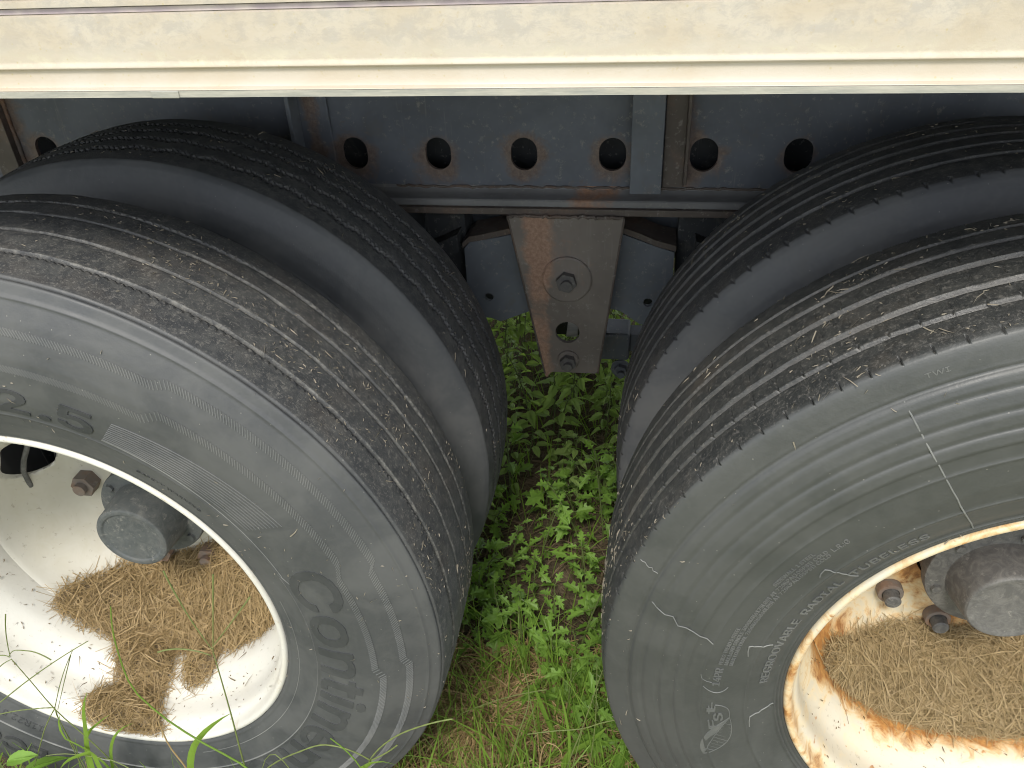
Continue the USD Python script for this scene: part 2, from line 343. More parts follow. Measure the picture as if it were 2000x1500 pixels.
# ------------------------------------------------------------------ ground
def ground_z(x, y):
    p = np.stack([np.asarray(x, float) * 3.0, np.asarray(y, float) * 3.0, np.zeros_like(np.asarray(x, float))], -1)
    near = np.exp(-((np.asarray(x) - 0.6) ** 2 + (np.asarray(y) - 0.8) ** 2) / 9.0)
    return (meshkit.fbm(p, 4, 3) - 0.5) * (0.05 * near + 0.06)
def grid(xs, ys, zf):
    X, Y = np.meshgrid(xs, ys, indexing='ij'); Z = zf(X, Y)
    v = np.stack([X, Y, Z], -1).reshape(-1, 3); n = len(ys)
    i, j = np.meshgrid(np.arange(len(xs) - 1), np.arange(n - 1), indexing='ij'); a = (i * n + j).ravel()
    return trimesh.Trimesh(v, np.concatenate([np.stack([a, a + n, a + n + 1], 1), np.stack([a, a + n + 1, a + 1], 1)]), process=False)
def spread(c, near, far, n1, n2):
    a = np.linspace(-near, near, n1); b = near + (far - near) * np.linspace(0, 1, n2)[1:] ** 2.5
    return c + np.concatenate([-b[::-1], a, b])
gm = grid(spread(0.6, 2.0, 250, 110, 22), spread(0.8, 2.2, 250, 120, 22), ground_z)
tag(part('ground', gm, MT['soil'], smooth=True), kind='structure')

# ------------------------------------------------------------------ the trailer: body and rail
TR = node('semi_trailer')
tag(stage.GetPrimAtPath(TR), 'white semi-trailer on dual tandem wheels with a cream weathered side rail and dark underframe', 'trailer')
XA, XB = -9.6, 3.4
def extrude_x(prof, x0, x1, n=2, jit=0.0):
    """(y, z) closed profile swept along the trailer"""
    prof = np.asarray(prof, float); k = len(prof); xs = np.linspace(x0, x1, n)
    v = np.concatenate([np.column_stack([np.full(k, x), prof[:, 0], prof[:, 1] + ZA]) for x in xs])
    f = []
    for i in range(n - 1):
        for j in range(k):
            a, b = i * k + j, i * k + (j + 1) % k
            f += [(a, b, b + k), (a, b + k, a + k)]
    cap = Polygon(prof)
    cv, cf = trimesh.creation.triangulate_polygon(cap, engine='earcut')
    from scipy.spatial import cKDTree
    idx = cKDTree(prof).query(cv)[1]
    f += [tuple(idx[q]) for q in cf] + [tuple((idx[q] + (n - 1) * k)[::-1]) for q in cf]
    t = trimesh.Trimesh(v, f, process=False)
    t.fix_normals()
    return t
face = -0.020
rail = [(0.03, 0.7115), (0.03, 0.95), (face + 0.004, 0.95),
        (face + 0.004, 0.772), (face - 0.001, 0.7705), (face - 0.001, 0.7655), (face + 0.0035, 0.7645), (face + 0.0035, 0.7600), (face - 0.0005, 0.7590), (face - 0.0005, 0.7545),
        (face + 0.004, 0.7538), (face + 0.004, 0.7492), (face, 0.7482),
        (face, 0.7142), (face - 0.0005, 0.7122), (face - 0.0013, 0.7104), (face - 0.0014, 0.7090), (face - 0.0004, 0.7081), (face + 0.0016, 0.7074),
        (face + 0.0021, 0.7060), (face + 0.0019, 0.7025), (face + 0.0014, 0.6985), (face + 0.0007, 0.6955), (face - 0.0002, 0.6938), (face - 0.0064, 0.6933), (face - 0.0068, 0.6930),
        (face - 0.0072, 0.6926), (0.03, 0.6926)]
part('side_rail', extrude_x(rail, XA, XB), MT['rail'], TR, smooth=35, label='cream painted side rail with oxidised patches and dark specks')
lipz = [(face - 0.0078, 0.6872), (face - 0.0078, 0.6922), (face - 0.003, 0.6924), (0.028, 0.6924), (0.028, 0.6872)]
part('rail_edge', extrude_x(lipz, XA, XB), MT['lip'], TR, label='bare grey lower edge of the side rail')
part('rail_seal', extrude_x([(face + 0.0025, 0.7497), (face + 0.0025, 0.7533), (0.0, 0.7533), (0.0, 0.7497)], XA, XB), MT['seal'], TR, label='purple grey sealing strip in the rail groove')
for bx in (1.14, 0.355):
    part('rail_clip', rbox(bx - 0.013, bx + 0.011, face - 0.0092, face - 0.0075, ZA + 0.6868, ZA + 0.6926, 0.0007, 3), MT['lip'], TR)
part('side_wall', box(XA, XB, -0.008, 0.012, ZA + 0.951, 3.95), MT['rail'], TR)
part('side_wall', box(XA, XB, 2.53, 2.55, ZA + 0.70, 3.95), MT['rail'], TR)
part('roof', box(XA, XB, -0.008, 2.55, 3.951, 3.98), MT['rail'], TR)
part('end_wall', box(XA - 0.03, XA, -0.008, 2.55, ZA + 0.70, 3.98), MT['rail'], TR)
part('end_wall', box(XB, XB + 0.03, -0.008, 2.55, ZA + 0.70, 3.98), MT['rail'], TR)
part('floor', box(XA, XB, 0.031, 2.53, ZA + 0.83, ZA + 0.86), MT['dark'], TR)
for k in range(15):
    x = -1.9 + 0.305 * k
    b = cat([box(x - 0.003, x + 0.003, 0.032, 2.5, ZA + 0.735, ZA + 0.822), box(x - 0.03, x + 0.03, 0.032, 2.5, ZA + 0.726, ZA + 0.734), box(x - 0.03, x + 0.03, 0.032, 2.5, ZA + 0.823, ZA + 0.829)])
    part('crossmember', b, MT['plain'], TR)

# ------------------------------------------------------------------ underframe
HZ = 0.405
def oval(cx, cz, w, h):
    r = w / 2; return Point(cx, cz + (h / 2 - r)).buffer(r, 12).union(Point(cx, cz - (h / 2 - r)).buffer(r, 12)).convex_hull
def web_poly(x0, x1):
    pl = Polygon([(x0, 0.345), (x1, 0.345), (x1, 0.724), (x0, 0.724)])
    for k in range(-12, 16):
        hx = 0.2305 + 0.1508 * k
        if x0 + 0.03 < hx < x1 - 0.03: pl = pl.difference(oval(hx, HZ, 0.0455, 0.0565))
    return pl
w = prism_xz(web_poly(-1.6, 2.9), 0.71, 0.718); w.apply_translation((0, 0, ZA))
part('frame_rail', w, MT['web'], TR, label='dark steel frame web pierced by a row of oval holes')
lower = extrude_x([(0.7095, 0.350), (0.7075, 0.3445), (0.702, 0.3405), (0.693, 0.3382), (0.6755, 0.3370), (0.6735, 0.3350), (0.6735, 0.3265), (0.675, 0.3245), (0.80, 0.3245), (0.80, 0.332), (0.7195, 0.340), (0.7195, 0.350)], -1.6, 2.9)
part('bottom_flange', lower, MT['flange'], TR, smooth=30, label='lower flange of the frame rail, grey edge with orange rust')
part('mounting_strip', rbox(-0.9, 2.1, 0.6665, 0.80, ZA + 0.3125, ZA + 0.3240, 0.0012, 3), MT['rusty'], TR, label='brown rusty strip under the flange')
part('inner_frame_rail', box(-1.6, 2.9, 0.80, 0.81, ZA + 0.3245, ZA + 0.724), MT['dark'], TR)
fr = prism_xz(web_poly(-1.6, 2.9), 1.83, 1.838); fr.apply_translation((0, 0, ZA)); part('frame_rail', fr, MT['plain'], TR)
# stiffeners standing on the web
part('stiffener', rbox(0.1345, 0.1425, 0.668, 0.7095, ZA + 0.343, ZA + 0.724, 0.0015, 3), MT['clean'], TR)
part('stiffener_plate', rbox(0.1430, 0.1950, 0.7025, 0.7096, ZA + 0.349, ZA + 0.724, 0.001, 3), MT['web'], TR)
part('stiffener_plate', rbox(0.7140, 0.7660, 0.684, 0.6905, ZA + 0.346, ZA + 0.724, 0.001, 3), MT['clean'], TR, label='clean blue grey upright strip on the frame web')
part('stiffener', rbox(0.7600, 0.7665, 0.691, 0.7095, ZA + 0.350, ZA + 0.724, 0.001, 3), MT['plain'], TR)
part('stiffener_plate', rbox(0.7680, 0.8020, 0.7015, 0.7096, ZA + 0.352, ZA + 0.724, 0.001, 3), MT['rusty'], TR, label='rust brown upright plate beside the blue grey strip')
part('stiffener', rbox(0.8020, 0.8075, 0.683, 0.7095, ZA + 0.362, ZA + 0.724, 0.0015, 3), MT['rusty'], TR)
part('stiffener_plate', rbox(-0.470, -0.4285, 0.690, 0.7096, ZA + 0.349, ZA + 0.724, 0.001, 3), MT['rusty'], TR, label='rusty upright plate at the left end of the frame web')
zz = np.linspace(0.36, 0.72, 60); rj = np.random.default_rng(3)
part('weld_bead', tube(np.column_stack([-0.4265 + 0.0012 * np.cumsum(rj.normal(0, .2, 60)), np.full(60, 0.7075), zz + ZA]), 0.0035 + 0.0012 * rj.random(60), 7), MT['nut'], TR, smooth=True, label='lumpy rusty weld bead on the web')
def hook(x0, x1, z, y, mat, n=90, r=0.0022):
    xs = np.linspace(x0, x1, n); q = np.random.default_rng(int(abs(x0) * 100) + 5)
    return tube(np.column_stack([xs, np.full(n, y) + 0.0006 * q.normal(size=n), ZA + z + 0.0008 * q.normal(size=n)]), r * (0.8 + 0.5 * q.random(n)), 6)
part('weld_bead', hook(0.30, 0.95, 0.3475, 0.7075, None), MT['rusty'], TR, smooth=True)
# hanger bracket
def hang_poly(d=0.0):
    return Polygon([(0.508 + d, 0.3135), (0.7065 - d, 0.3135), (0.7055 - d, 0.304), (0.6655 - d, 0.001), (0.6635 - d, -0.003), (0.583, -0.003), (0.577, -0.0045), (0.569 + d, -0.016), (0.5655 + d, -0.012), (0.509 + d, 0.304)])
pl = hang_poly().difference(Point(0.6095, 0.085).buffer(0.0225, 20))
hb = prism_xz(pl, 0.6605, 0.6695)
HG = cat([hb,
          prism_xz(Polygon([(0.508, 0.3135), (0.5165, 0.3135), (0.5735, 0.002), (0.5655, -0.010)]), 0.6698, 0.800),
          prism_xz(Polygon([(0.6985, 0.3135), (0.7065, 0.3135), (0.6655, -0.003), (0.6580, -0.003)]), 0.6698, 0.800)])
HG.apply_translation((0, 0, ZA))
part('hanger_bracket', HG, MT['hanger'], TR, label='tapered rust streaked hanger bracket below the frame')
ebL = tube([(0.5072, 0.6615, ZA + 0.31), (0.5365, 0.6615, ZA + 0.15), (0.5655, 0.6615, ZA - 0.008)], 0.0022, 6)
ebR = tube([(0.7072, 0.6615, ZA + 0.31), (0.6870, 0.6615, ZA + 0.15), (0.6668, 0.6615, ZA - 0.002)], 0.0022, 6)
part('bracket_edge', ebL, MT['rusty'], TR, smooth=True); part('bracket_edge', ebR, MT['rusty'], TR, smooth=True)
part('weld_bead', hook(0.507, 0.707, 0.3125, 0.6605, None, 60, 0.003), MT['rusty'], TR, smooth=True)
def bolt(cx, cz, rw, rn, y0, thick=0.006):
    n = hexnut(rn, 0.013); n.apply_transform(trimesh.transformations.rotation_matrix(0.25, (0, 1, 0))); n.apply_translation((cx, y0 - thick - 0.0067, cz))
    return revolve_at([(0.0001, y0 - thick), (rw - 0.003, y0 - thick), (rw, y0 - thick + 0.002), (rw, y0)], cx, cz, 40), n, cyl_y(cx + 0.001, cz - 0.002, rn * 0.55, y0 - thick - 0.022, y0 - thick - 0.0135, 16)
def revolve_at(pts, cx, cz, n=48):
    t = revolve(pts, n); t.apply_translation((cx, 0, cz)); return t
for cx, cz, rw, rn in ((0.6095, ZA + 0.195, 0.0445, 0.0185), (0.6110, ZA + 0.026, 0.0205, 0.0155)):
    wa, nu, st = bolt(cx, cz, rw, rn, 0.6603)
    BN = node('pivot_bolt', TR)
    part('washer', wa, MT['hanger'], BN, smooth=30); part('nut', nu, MT['grime'], BN, smooth=65); part('stud', st, MT['grime'], BN, smooth=30)
part('bracket_spacer', prism_xz(Polygon([(0.600, 0.036 + ZA), (0.6225, 0.036 + ZA), (0.624, 0.072 + ZA), (0.613, 0.076 + ZA), (0.604, 0.070 + ZA)]), 0.73, 0.75), MT['lip'], TR)
part('bracket_back', box(0.57, 0.655, 0.80, 0.808, ZA + 0.0, ZA + 0.3), MT['dark'], TR)
# equaliser beam with curved spring ends
eq = Polygon([(0.411, 0.080), (0.411, 0.222), (0.421, 0.234), (0.505, 0.252), (0.610, 0.268), (0.700, 0.258), (0.770, 0.232), (0.797, 0.224), (0.799, 0.080), (0.755, 0.072), (0.742, 0.074), (0.704, 0.101), (0.66, 0.112), (0.61, 0.115), (0.56, 0.108), (0.525, 0.092), (0.472, 0.069), (0.455, 0.076)])
eq = eq.difference(Point(0.452, 0.122).buffer(0.0085, 10)).difference(Point(0.755, 0.121).buffer(0.0085, 10))
e1 = prism_xz(eq, 0.722, 0.731); e1.apply_translation((0, 0, ZA)); e2 = prism_xz(eq, 0.786, 0.795); e2.apply_translation((0, 0, ZA))
part('equaliser_plate', e1, MT['clean'], TR, label='blue grey equaliser plate behind the hanger bracket')
part('equaliser_plate', e2, MT['plain'], TR)
def cap(pts, y0, y1, th=0.012):
    pts = np.asarray(pts, float); top = pts + [0, th]
    t = prism_xz(Polygon(np.concatenate([pts, top[::-1]])), y0, y1); t.apply_translation((0, 0, ZA)); return t
part('spring_cap', cap([(0.408, 0.2225), (0.422, 0.2355), (0.440, 0.2385), (0.505, 0.2545), (0.56, 0.264)], 0.7215, 0.80, 0.011), MT['rusty'], TR, label='rusty curved wear pad on the left equaliser end')
part('spring_cap', cap([(0.66, 0.2665), (0.703, 0.2590), (0.735, 0.2475), (0.765, 0.2345), (0.80, 0.2255)], 0.7215, 0.80, 0.011), MT['rusty'], TR, label='rusty curved wear pad on the right equaliser end')
part('axle_seat', box(0.33, 0.407, 0.76, 0.83, ZA + 0.05, ZA + 0.30), MT['dark'], TR)
part('axle_seat', box(0.803, 0.93, 0.76, 0.83, ZA + 0.05, ZA + 0.30), MT['dark'], TR)
part('frame_crossplate', box(0.0, 1.25, 0.86, 0.87, ZA + 0.15, ZA + 0.324), MT['clean'], TR, label='dark blue grey cross plate in the shade behind the hanger')
part('radius_rod', cat([rbox(0.655, 0.7235, 0.79, 0.86, ZA - 0.052, ZA + 0.010, 0.006, 5), box(0.7236, 1.10, 0.81, 0.85, ZA - 0.04, ZA + 0.0)]), MT['plain'], TR, smooth=30, label='dark box end of the radius rod right of the hanger')
rb, rn_, rs = bolt(0.707, ZA - 0.075, 0.020, 0.014, 0.80)
part('radius_rod_bolt', cat([rb, rn_, rs]), MT['plain'], TR)
for ax, az in ((0.0, ZA), (XR, ZR)):
    part('axle_tube', cyl_y(ax, az, 0.0635, 0.60, 1.94, 32), MT['dark'], TR, smooth=30)
    for s in (-1, 1):
        xs = np.linspace(-0.40 if s < 0 else 0.0, 0.0 if s < 0 else 0.40, 12)
        z = 0.115 + 0.10 * (np.abs(xs) / 0.4) ** 2
        part('leaf_spring', prism_xz(Polygon(np.concatenate([np.column_stack([ax + xs, z + az]), np.column_stack([ax + xs, z + az + 0.035])[::-1]])), 0.722, 0.798), MT['dark'], TR)

# ------------------------------------------------------------------ tyres
def resample(pts, step):
    pts = np.asarray(pts, float); s = np.concatenate([[0], np.cumsum(np.hypot(*np.diff(pts, axis=0).T))])
    out = [pts[0]]
    for a, b, p, q in zip(s[:-1], s[1:], pts[:-1], pts[1:]):
        n = max(1, int(math.ceil((b - a) / step)))
        out += [p + (q - p) * (i + 1) / n for i in range(n)]
    return np.array(out)
def make_tyre(side, Rc, Rs, y0, y1, grooves, sipes, dense, drop=0.006, step=0.0016, wear=0.0005, seed=1, edged=False):
    """side: (r, y) of the outboard sidewall from bead to shoulder at y0. grooves: (y, half width, depth, wave, wavelength)"""
    yc = (y0 + y1) / 2
    A = resample(side, 0.0035)
    ty = np.arange(y0, y1 + 1e-9, step)
    tr = Rc - drop * ((ty - yc) / ((y1 - y0) / 2)) ** 2 - (Rc - drop - Rs) * np.abs((ty - yc) / ((y1 - y0) / 2)) ** 8
    B = np.array([(r, 2 * yc - y) for r, y in resample(np.array([(p[0], p[1]) for p in side_generic(Rs, y0)]), 0.010)])[::-1]
    prof = np.concatenate([A[:-1], np.column_stack([tr, ty]), B[1:]])
    isT = np.concatenate([np.zeros(len(A) - 1), np.ones(len(ty)), np.zeros(len(B) - 1)]).astype(bool)
    d0, d1, da = dense
    th = np.concatenate([np.arange(d0, d1, da), np.arange(d1, d0 + 360, 2.5)]); th = np.radians(th)
    n, k = len(th), len(prof)
    R = np.broadcast_to(prof[:, 0], (n, k)).copy(); Y = np.broadcast_to(prof[:, 1], (n, k)).copy(); TH = np.broadcast_to(th[:, None], (n, k))
    P3 = np.stack([np.cos(TH) * Rc, Y, np.sin(TH) * Rc], -1)
    dep = np.zeros((n, k)); arc = TH * Rc
    rough = meshkit.fbm(P3 * 45, 3, seed)
    for gy, hw, gd, amp, wl in grooves:
        ph = (arc / wl) % 1.0
        tri = np.where(ph < 0.62, ph / 0.62, (1 - ph) / 0.38) * 2 - 1
        c = gy + amp * tri + 0.0012 * (rough - 0.5)
        e = np.abs(Y - c)
        dep = np.maximum(dep, gd * (1 - sstep(e, hw * 0.6, hw * 1.2)) * (0.85 + 0.3 * rough))
    groove = np.clip(dep / 0.004, 0, 1); edge = np.zeros((n, k))
    if edged:
        for gy, hw, gd, amp, wl in grooves:
            e = Y - gy; edge = np.maximum(edge, sstep(e, hw * 0.8, hw * 1.3) * (1 - sstep(e, hw * 1.3, hw * 1.3 + 0.0045)))
        edge *= isT[None]
    sw = max(0.0007, math.radians(dense[2]) * Rc * 0.52)
    for gy, ga, gb, pitch, amp, wl, sd_ in sipes:               # short cuts across the rib edges
        ph = (arc / wl) % 1.0 if wl else arc * 0
        tri = (np.where(ph < 0.62, ph / 0.62, (1 - ph) / 0.38) * 2 - 1) * amp
        q = (arc / pitch) % 1.0
        on = (np.abs(q - 0.5) * pitch < sw) & (Y - gy - tri > ga) & (Y - gy - tri < gb)
        dep = np.where(on, np.maximum(dep, sd_), dep); groove = np.where(on, 0.15, groove)
    dep = np.where(isT[None], dep, 0)
    groove = np.where(isT[None], groove, 0)
    R = R - dep + (rough - 0.5) * 2 * wear * isT[None]
    lowf = (meshkit.fbm(np.stack([np.cos(TH), Y * 3, np.sin(TH)], -1) * 2.3, 3, seed + 9) - 0.5)
    R = R + 0.0012 * lowf * isT[None]
    Y = Y + np.where(~isT[None] & (Y < yc), 0.0014 * lowf, 0)
    z = R * np.sin(TH)
    v = np.stack([R * np.cos(TH), Y, z], -1).reshape(-1, 3)
    i, j = np.meshgrid(np.arange(n), np.arange(k - 1), indexing='ij'); i = i.ravel(); j = j.ravel()
    a = i * k + j; b = i * k + j + 1; c = ((i + 1) % n) * k + j + 1; d = ((i + 1) % n) * k + j
    f = np.concatenate([np.stack([a, c, b], 1), np.stack([a, d, c], 1)])
    t = trimesh.Trimesh(v, f, process=False)
    reg = np.broadcast_to((isT * np.clip(np.minimum(prof[:, 1] - y0 + 0.006, y1 - prof[:, 1] + 0.006) / 0.012, 0, 1))[None], (n, k)).ravel()
    return t, {'region': reg, 'groove': groove.ravel(), 'edge': edge.ravel()}
def side_generic(Rs, y0):
    d = Rs - 0.509; yb = y0 - 0.0115
    base = [(0.290, 0.014), (0.2975, 0.004), (0.300, -0.001), (0.312, -0.006), (0.330, -0.012), (0.350, -0.0165), (0.370, -0.0203), (0.390, -0.0218), (0.410, -0.0222), (0.430, -0.0208), (0.436, -0.0198), (0.437, -0.0188), (0.452, -0.0158), (0.470, -0.0102), (0.485, -0.0035), (0.494, 0.0010), (0.502, 0.0055), (0.509, 0.0115)]
    return [(r + d * sstep(r, 0.36, 0.5), y + yb) for r, y in base]
side_lo = [(0.290, 0.014), (0.2965, 0.004), (0.2995, 0.000), (0.302, -0.0022), (0.3045, -0.0034), (0.3055, -0.0030), (0.313, -0.0062), (0.330, -0.0120), (0.3462, -0.0160), (0.3470, -0.0172), (0.3488, -0.0173), (0.3496, -0.0166), (0.370, -0.0203), (0.390, -0.0218), (0.410, -0.0222), (0.430, -0.0208), (0.450, -0.0163), (0.470, -0.0100), (0.483, -0.0042), (0.4905, -0.0004), (0.4915, -0.0012), (0.4935, -0.0004), (0.4942, 0.0016), (0.500, 0.0045), (0.5045, 0.0066), (0.5065, 0.0080), (0.5070, 0.0105), (0.5030, 0.0118), (0.5070, 0.0128), (0.5088, 0.0136)]
side_ro = [(0.290, 0.014), (0.2962, 0.006), (0.2985, 0.0035), (0.3000, 0.0010), (0.3018, 0.0003), (0.3030, 0.0016), (0.3045, -0.0018), (0.3062, -0.0022), (0.3074, -0.0008), (0.3090, -0.0042), (0.3105, -0.0044), (0.3116, -0.0030), (0.325, -0.0092), (0.3440, -0.0152), (0.3452, -0.0165), (0.3472, -0.0164), (0.3482, -0.0154), (0.370, -0.0203), (0.390, -0.0216), (0.3980, -0.0220), (0.3992, -0.0228), (0.4008, -0.0226), (0.4020, -0.0216), (0.4170, -0.0212), (0.4185, -0.0226), (0.4290, -0.0208), (0.4320, -0.0182), (0.4350, -0.0192), (0.4460, -0.0172), (0.4500, -0.0142), (0.4530, -0.0152), (0.4660, -0.0112), (0.4700, -0.0078), (0.4730, -0.0086), (0.4820, -0.0052), (0.4855, 0.0002), (0.4875, -0.0010), (0.4900, 0.0000), (0.5000, 0.0022), (0.5080, 0.0045), (0.5130, 0.0068), (0.5155, 0.0095)]
tyres = {}
tyres['lo'] = make_tyre(side_lo, 0.5140, 0.5090, 0.0140, 0.2220,
                        [(0.0575, 0.0020, 0.0065, 0.0008, 0.31), (0.1035, 0.0017, 0.0050, 0.0008, 0.27), (0.150, 0.0017, 0.0050, 0.0008, 0.33), (0.186, 0.0021, 0.0060, 0.0008, 0.29)],
                        [(0.0575, -0.0055, 0.0, 0.0095, 0, 0, 0.0022), (0.186, 0.0, 0.005, 0.0105, 0, 0, 0.002)], (-75, 120, 0.26), drop=0.0035, wear=0.0007, seed=1, edged=True)
tyres['ro'] = make_tyre(side_ro, 0.5235, 0.5160, 0.0100, 0.2240,
                        [(0.0475, 0.0024, 0.0050, 0.0, 1), (0.0790, 0.0034, 0.0055, 0.0, 1), (0.1210, 0.0036, 0.0060, 0.0, 1), (0.1570, 0.0034, 0.0055, 0.0, 1), (0.1860, 0.0024, 0.005, 0.0, 1)],
                        [(0.010, -0.001, 0.0065, 0.0285, 0, 0, 0.0045), (0.0475, 0.0, 0.0075, 0.0285, 0, 0, 0.003), (0.224, -0.007, 0.001, 0.0285, 0, 0, 0.0045),
                         (0.066, -0.007, 0.004, 0.0285, 0, 0, 0.002), (0.100, -0.007, 0.005, 0.0285, 0, 0, 0.002), (0.139, -0.006, 0.005, 0.0285, 0, 0, 0.002)], (88, 222, 0.13), drop=0.0045, wear=0.0005, seed=2)
tyres['li'] = make_tyre(side_generic(0.5085, 0.3600), 0.5135, 0.5085, 0.3600, 0.5560,
                        [(0.4000, 0.0024, 0.0065, 0.0034, 0.058), (0.4400, 0.0024, 0.0065, 0.0034, 0.058), (0.4780, 0.0024, 0.0065, 0.0034, 0.058), (0.5150, 0.0024, 0.0065, 0.0034, 0.058)],
                        [(gy, -0.0085, -0.002, 0.0097, 0.0034, 0.058, 0.0032) for gy in (0.40, 0.44, 0.478, 0.515)] + [(gy, 0.002, 0.0075, 0.0097, 0.0034, 0.058, 0.0032) for gy in (0.40, 0.44, 0.478, 0.515)], (-40, 150, 0.25), drop=0.0045, wear=0.0006, seed=3)
tyres['ri'] = make_tyre(side_generic(0.5135, 0.3525), 0.5200, 0.5135, 0.3525, 0.5600,
                        [(0.3960, 0.0040, 0.0080, 0.0, 1), (0.4310, 0.0042, 0.0080, 0.0, 1), (0.4640, 0.0042, 0.0080, 0.0, 1), (0.4960, 0.0040, 0.0080, 0.0, 1), (0.5270, 0.0032, 0.0070, 0.0, 1)],
                        [(0.3525, -0.001, 0.0065, 0.0285, 0, 0, 0.0045), (0.560, -0.007, 0.001, 0.0285, 0, 0, 0.0045), (0.3960, 0.0, 0.006, 0.0285, 0, 0, 0.002)], (50, 215, 0.25), drop=0.0045, wear=0.0005, seed=4)

# ---- raised marks on the sidewalls
def yside(side):
    a = np.asarray(side)[3:]; o = np.argsort(a[:, 0]); rr, yy = a[o, 0], a[o, 1]
    return lambda r: np.interp(r, rr, yy)
def to_wall(tm, fy, rb, th0, th1=None, h=0.0008, lift=0.0003):
    """lays flat lettering (x along, y up, z out) round the wall, clockwise from angle th0 (degrees); its foot at radius rb"""
    v = np.array(tm.vertices); v[:, 0] -= v[:, 0].min()
    wdt = v[:, 0].max(); sc = 1.0
    rm = rb + v[:, 1].max() * 0.4
    if th1 is not None: sc = math.radians(th0 - th1) * rm / wdt
    th = math.radians(th0) - v[:, 0] * sc / rm; r = rb + v[:, 1]
    zz = v[:, 2] / max(v[:, 2].max(), 1e-9)
    o = np.stack([r * np.cos(th), fy(r) + lift - zz * (h + lift), r * np.sin(th)], 1)
    return trimesh.Trimesh(o, tm.faces[:, ::1], process=False)
def text(s, h, bold=False, sub=0.008):
    t = meshkit.text_mesh(s, h, 0.001, bold)
    v, f = trimesh.remesh.subdivide_to_size(t.vertices, t.faces, sub)
    return trimesh.Trimesh(v, f, process=False)
def arc_ridge(fy, r0, th0, r1, th1, wdt=0.0012, h=0.0008, n=None):
    n = n or max(2, int(abs(th1 - th0) / 1.2) + 2)
    th = np.radians(np.linspace(th0, th1, n)); r = np.linspace(r0, r1, n)
    x, z = r * np.cos(th), r * np.sin(th)
    d = np.stack([np.gradient(x), np.gradient(z)], 1); d /= np.linalg.norm(d, axis=1, keepdims=True); nx, nz = -d[:, 1], d[:, 0]
    ring = []
    for off, hh in ((-1, -0.0004), (-0.45, h), (0.45, h), (1, -0.0004)):
        xx, zz = x + nx * off * wdt / 2, z + nz * off * wdt / 2
        ring.append(np.stack([xx, fy(np.hypot(xx, zz)) - hh, zz], 1))
    v = np.stack(ring, 1).reshape(-1, 3); f = []
    for i in range(n - 1):
        for j in range(3):
            a = i * 4 + j; f += [(a, a + 1, a + 5), (a, a + 5, a + 4)]
    return trimesh.Trimesh(v, f, process=False)
fl, frr = yside(side_lo), yside(side_ro)
Llet = [to_wall(text('R22.5', 0.0325, True), fl, 0.3555, 98.5, 64.8, 0.0011),
        to_wall(text('Continental', 0.0600, True), fl, 0.3540, 21.0, -66.0, 0.0009),
        to_wall(text('ECO', 0.0340, True), fl, 0.3680, -116.0, -133.5, 0.0012),
        to_wall(text('11R22.5 HYBRID', 0.011), fl, 0.3220, -119.0, -143.0, 0.0008),
        to_wall(text('SAFETY WARNING', 0.0045), fl, 0.3225, 56.0, 41.0, 0.0006)]
def hatch_band(fy, segs, wd, pitch, slant=0.0035, h=0.0007):
    ms = []
    for a0, ra, a1, rb_ in segs:
        n = int(abs(math.radians(a1 - a0)) * ra / pitch)
        for i in range(n):
            t = (i + 0.5) / n; a = a0 + (a1 - a0) * t; r = ra + (rb_ - ra) * t
            da = math.degrees(slant / r)
            ms.append(arc_ridge(fy, r - wd / 2, a - da, r + wd / 2, a + da, pitch * 0.55, h, 2))
    return cat(ms)
b1 = [(104, .459, 58.6, .459), (58.6, .459, 56.8, .468), (56.8, .468, 18.8, .471), (18.8, .471, 17.4, .463), (17.4, .463, -2.2, .463), (-2.2, .463, -3.6, .470), (-3.6, .470, -62, .470)]
b2 = [(104, .4170, 58.0, .4165), (58.0, .4165, 56.0, .431), (56.0, .431, 21.0, .435), (21.0, .435, 17.5, .4240), (17.5, .4240, -4.6, .4270), (-4.6, .4270, -6.4, .437), (-6.4, .437, -62, .438)]
hb1, hb2 = hatch_band(fl, b1, 0.0085, 0.0034), hatch_band(fl, b2, 0.0085, 0.0034)
Lrid = [arc_ridge(fl, 0.3555 + 0.0033 * k, 63.2 - 0.12 * k, 0.3600 + 0.0048 * k, 33 - 0.2 * k, 0.0014, 0.0006) for k in range(11)]
Lline = [arc_ridge(fl, 0.3465, 20.0, 0.3465, -130, 0.0014, 0.0007), arc_ridge(fl, 0.318, 12, 0.318, -70, 0.0012, 0.0005), arc_ridge(fl, 0.3545, 63.3, 0.3500, 20.0, 0.0014, 0.0007), arc_ridge(fl, 0.3465, 21, 0.360, 15.5, 0.0014, 0.0006, 4)]
Rlet = [to_wall(text('REGROOVABLE', 0.0098), frr, 0.3222, 178.6, 158.3, 0.0011),
        to_wall(text('RADIAL', 0.0098), frr, 0.3220, 156.4, 145.3, 0.0011),
        to_wall(text('TUBELESS', 0.0098), frr, 0.3215, 143.0, 127.4, 0.0011),
        to_wall(text('14PR', 0.0090), frr, 0.3785, 178.8, 174.0, 0.0011),
        to_wall(text('PLIES: TREAD 5 STEEL', 0.0044), frr, 0.3815, 172.9, 163.0, 0.0008),
        to_wall(text('SIDEWALL 1 STEEL', 0.0044), frr, 0.3825, 151.6, 142.6, 0.0008),
        to_wall(text('MAX LOAD SINGLE 3000KG(6175LBS) AT 720KPA(105PSI) COLD', 0.0044), frr, 0.3755, 172.9, 141.0, 0.0008),
        to_wall(text('MAX LOAD DUAL 2650KG(5840LBS) AT 720KPA(105PSI) COLD', 0.0044), frr, 0.3695, 172.9, 141.2, 0.0008),
        to_wall(text('L.R.:G', 0.0060), frr, 0.3725, 140.3, 137.2, 0.0009),
        to_wall(text('TWI', 0.0045), frr, 0.4965, 118.6, 116.2, 0.0007)]
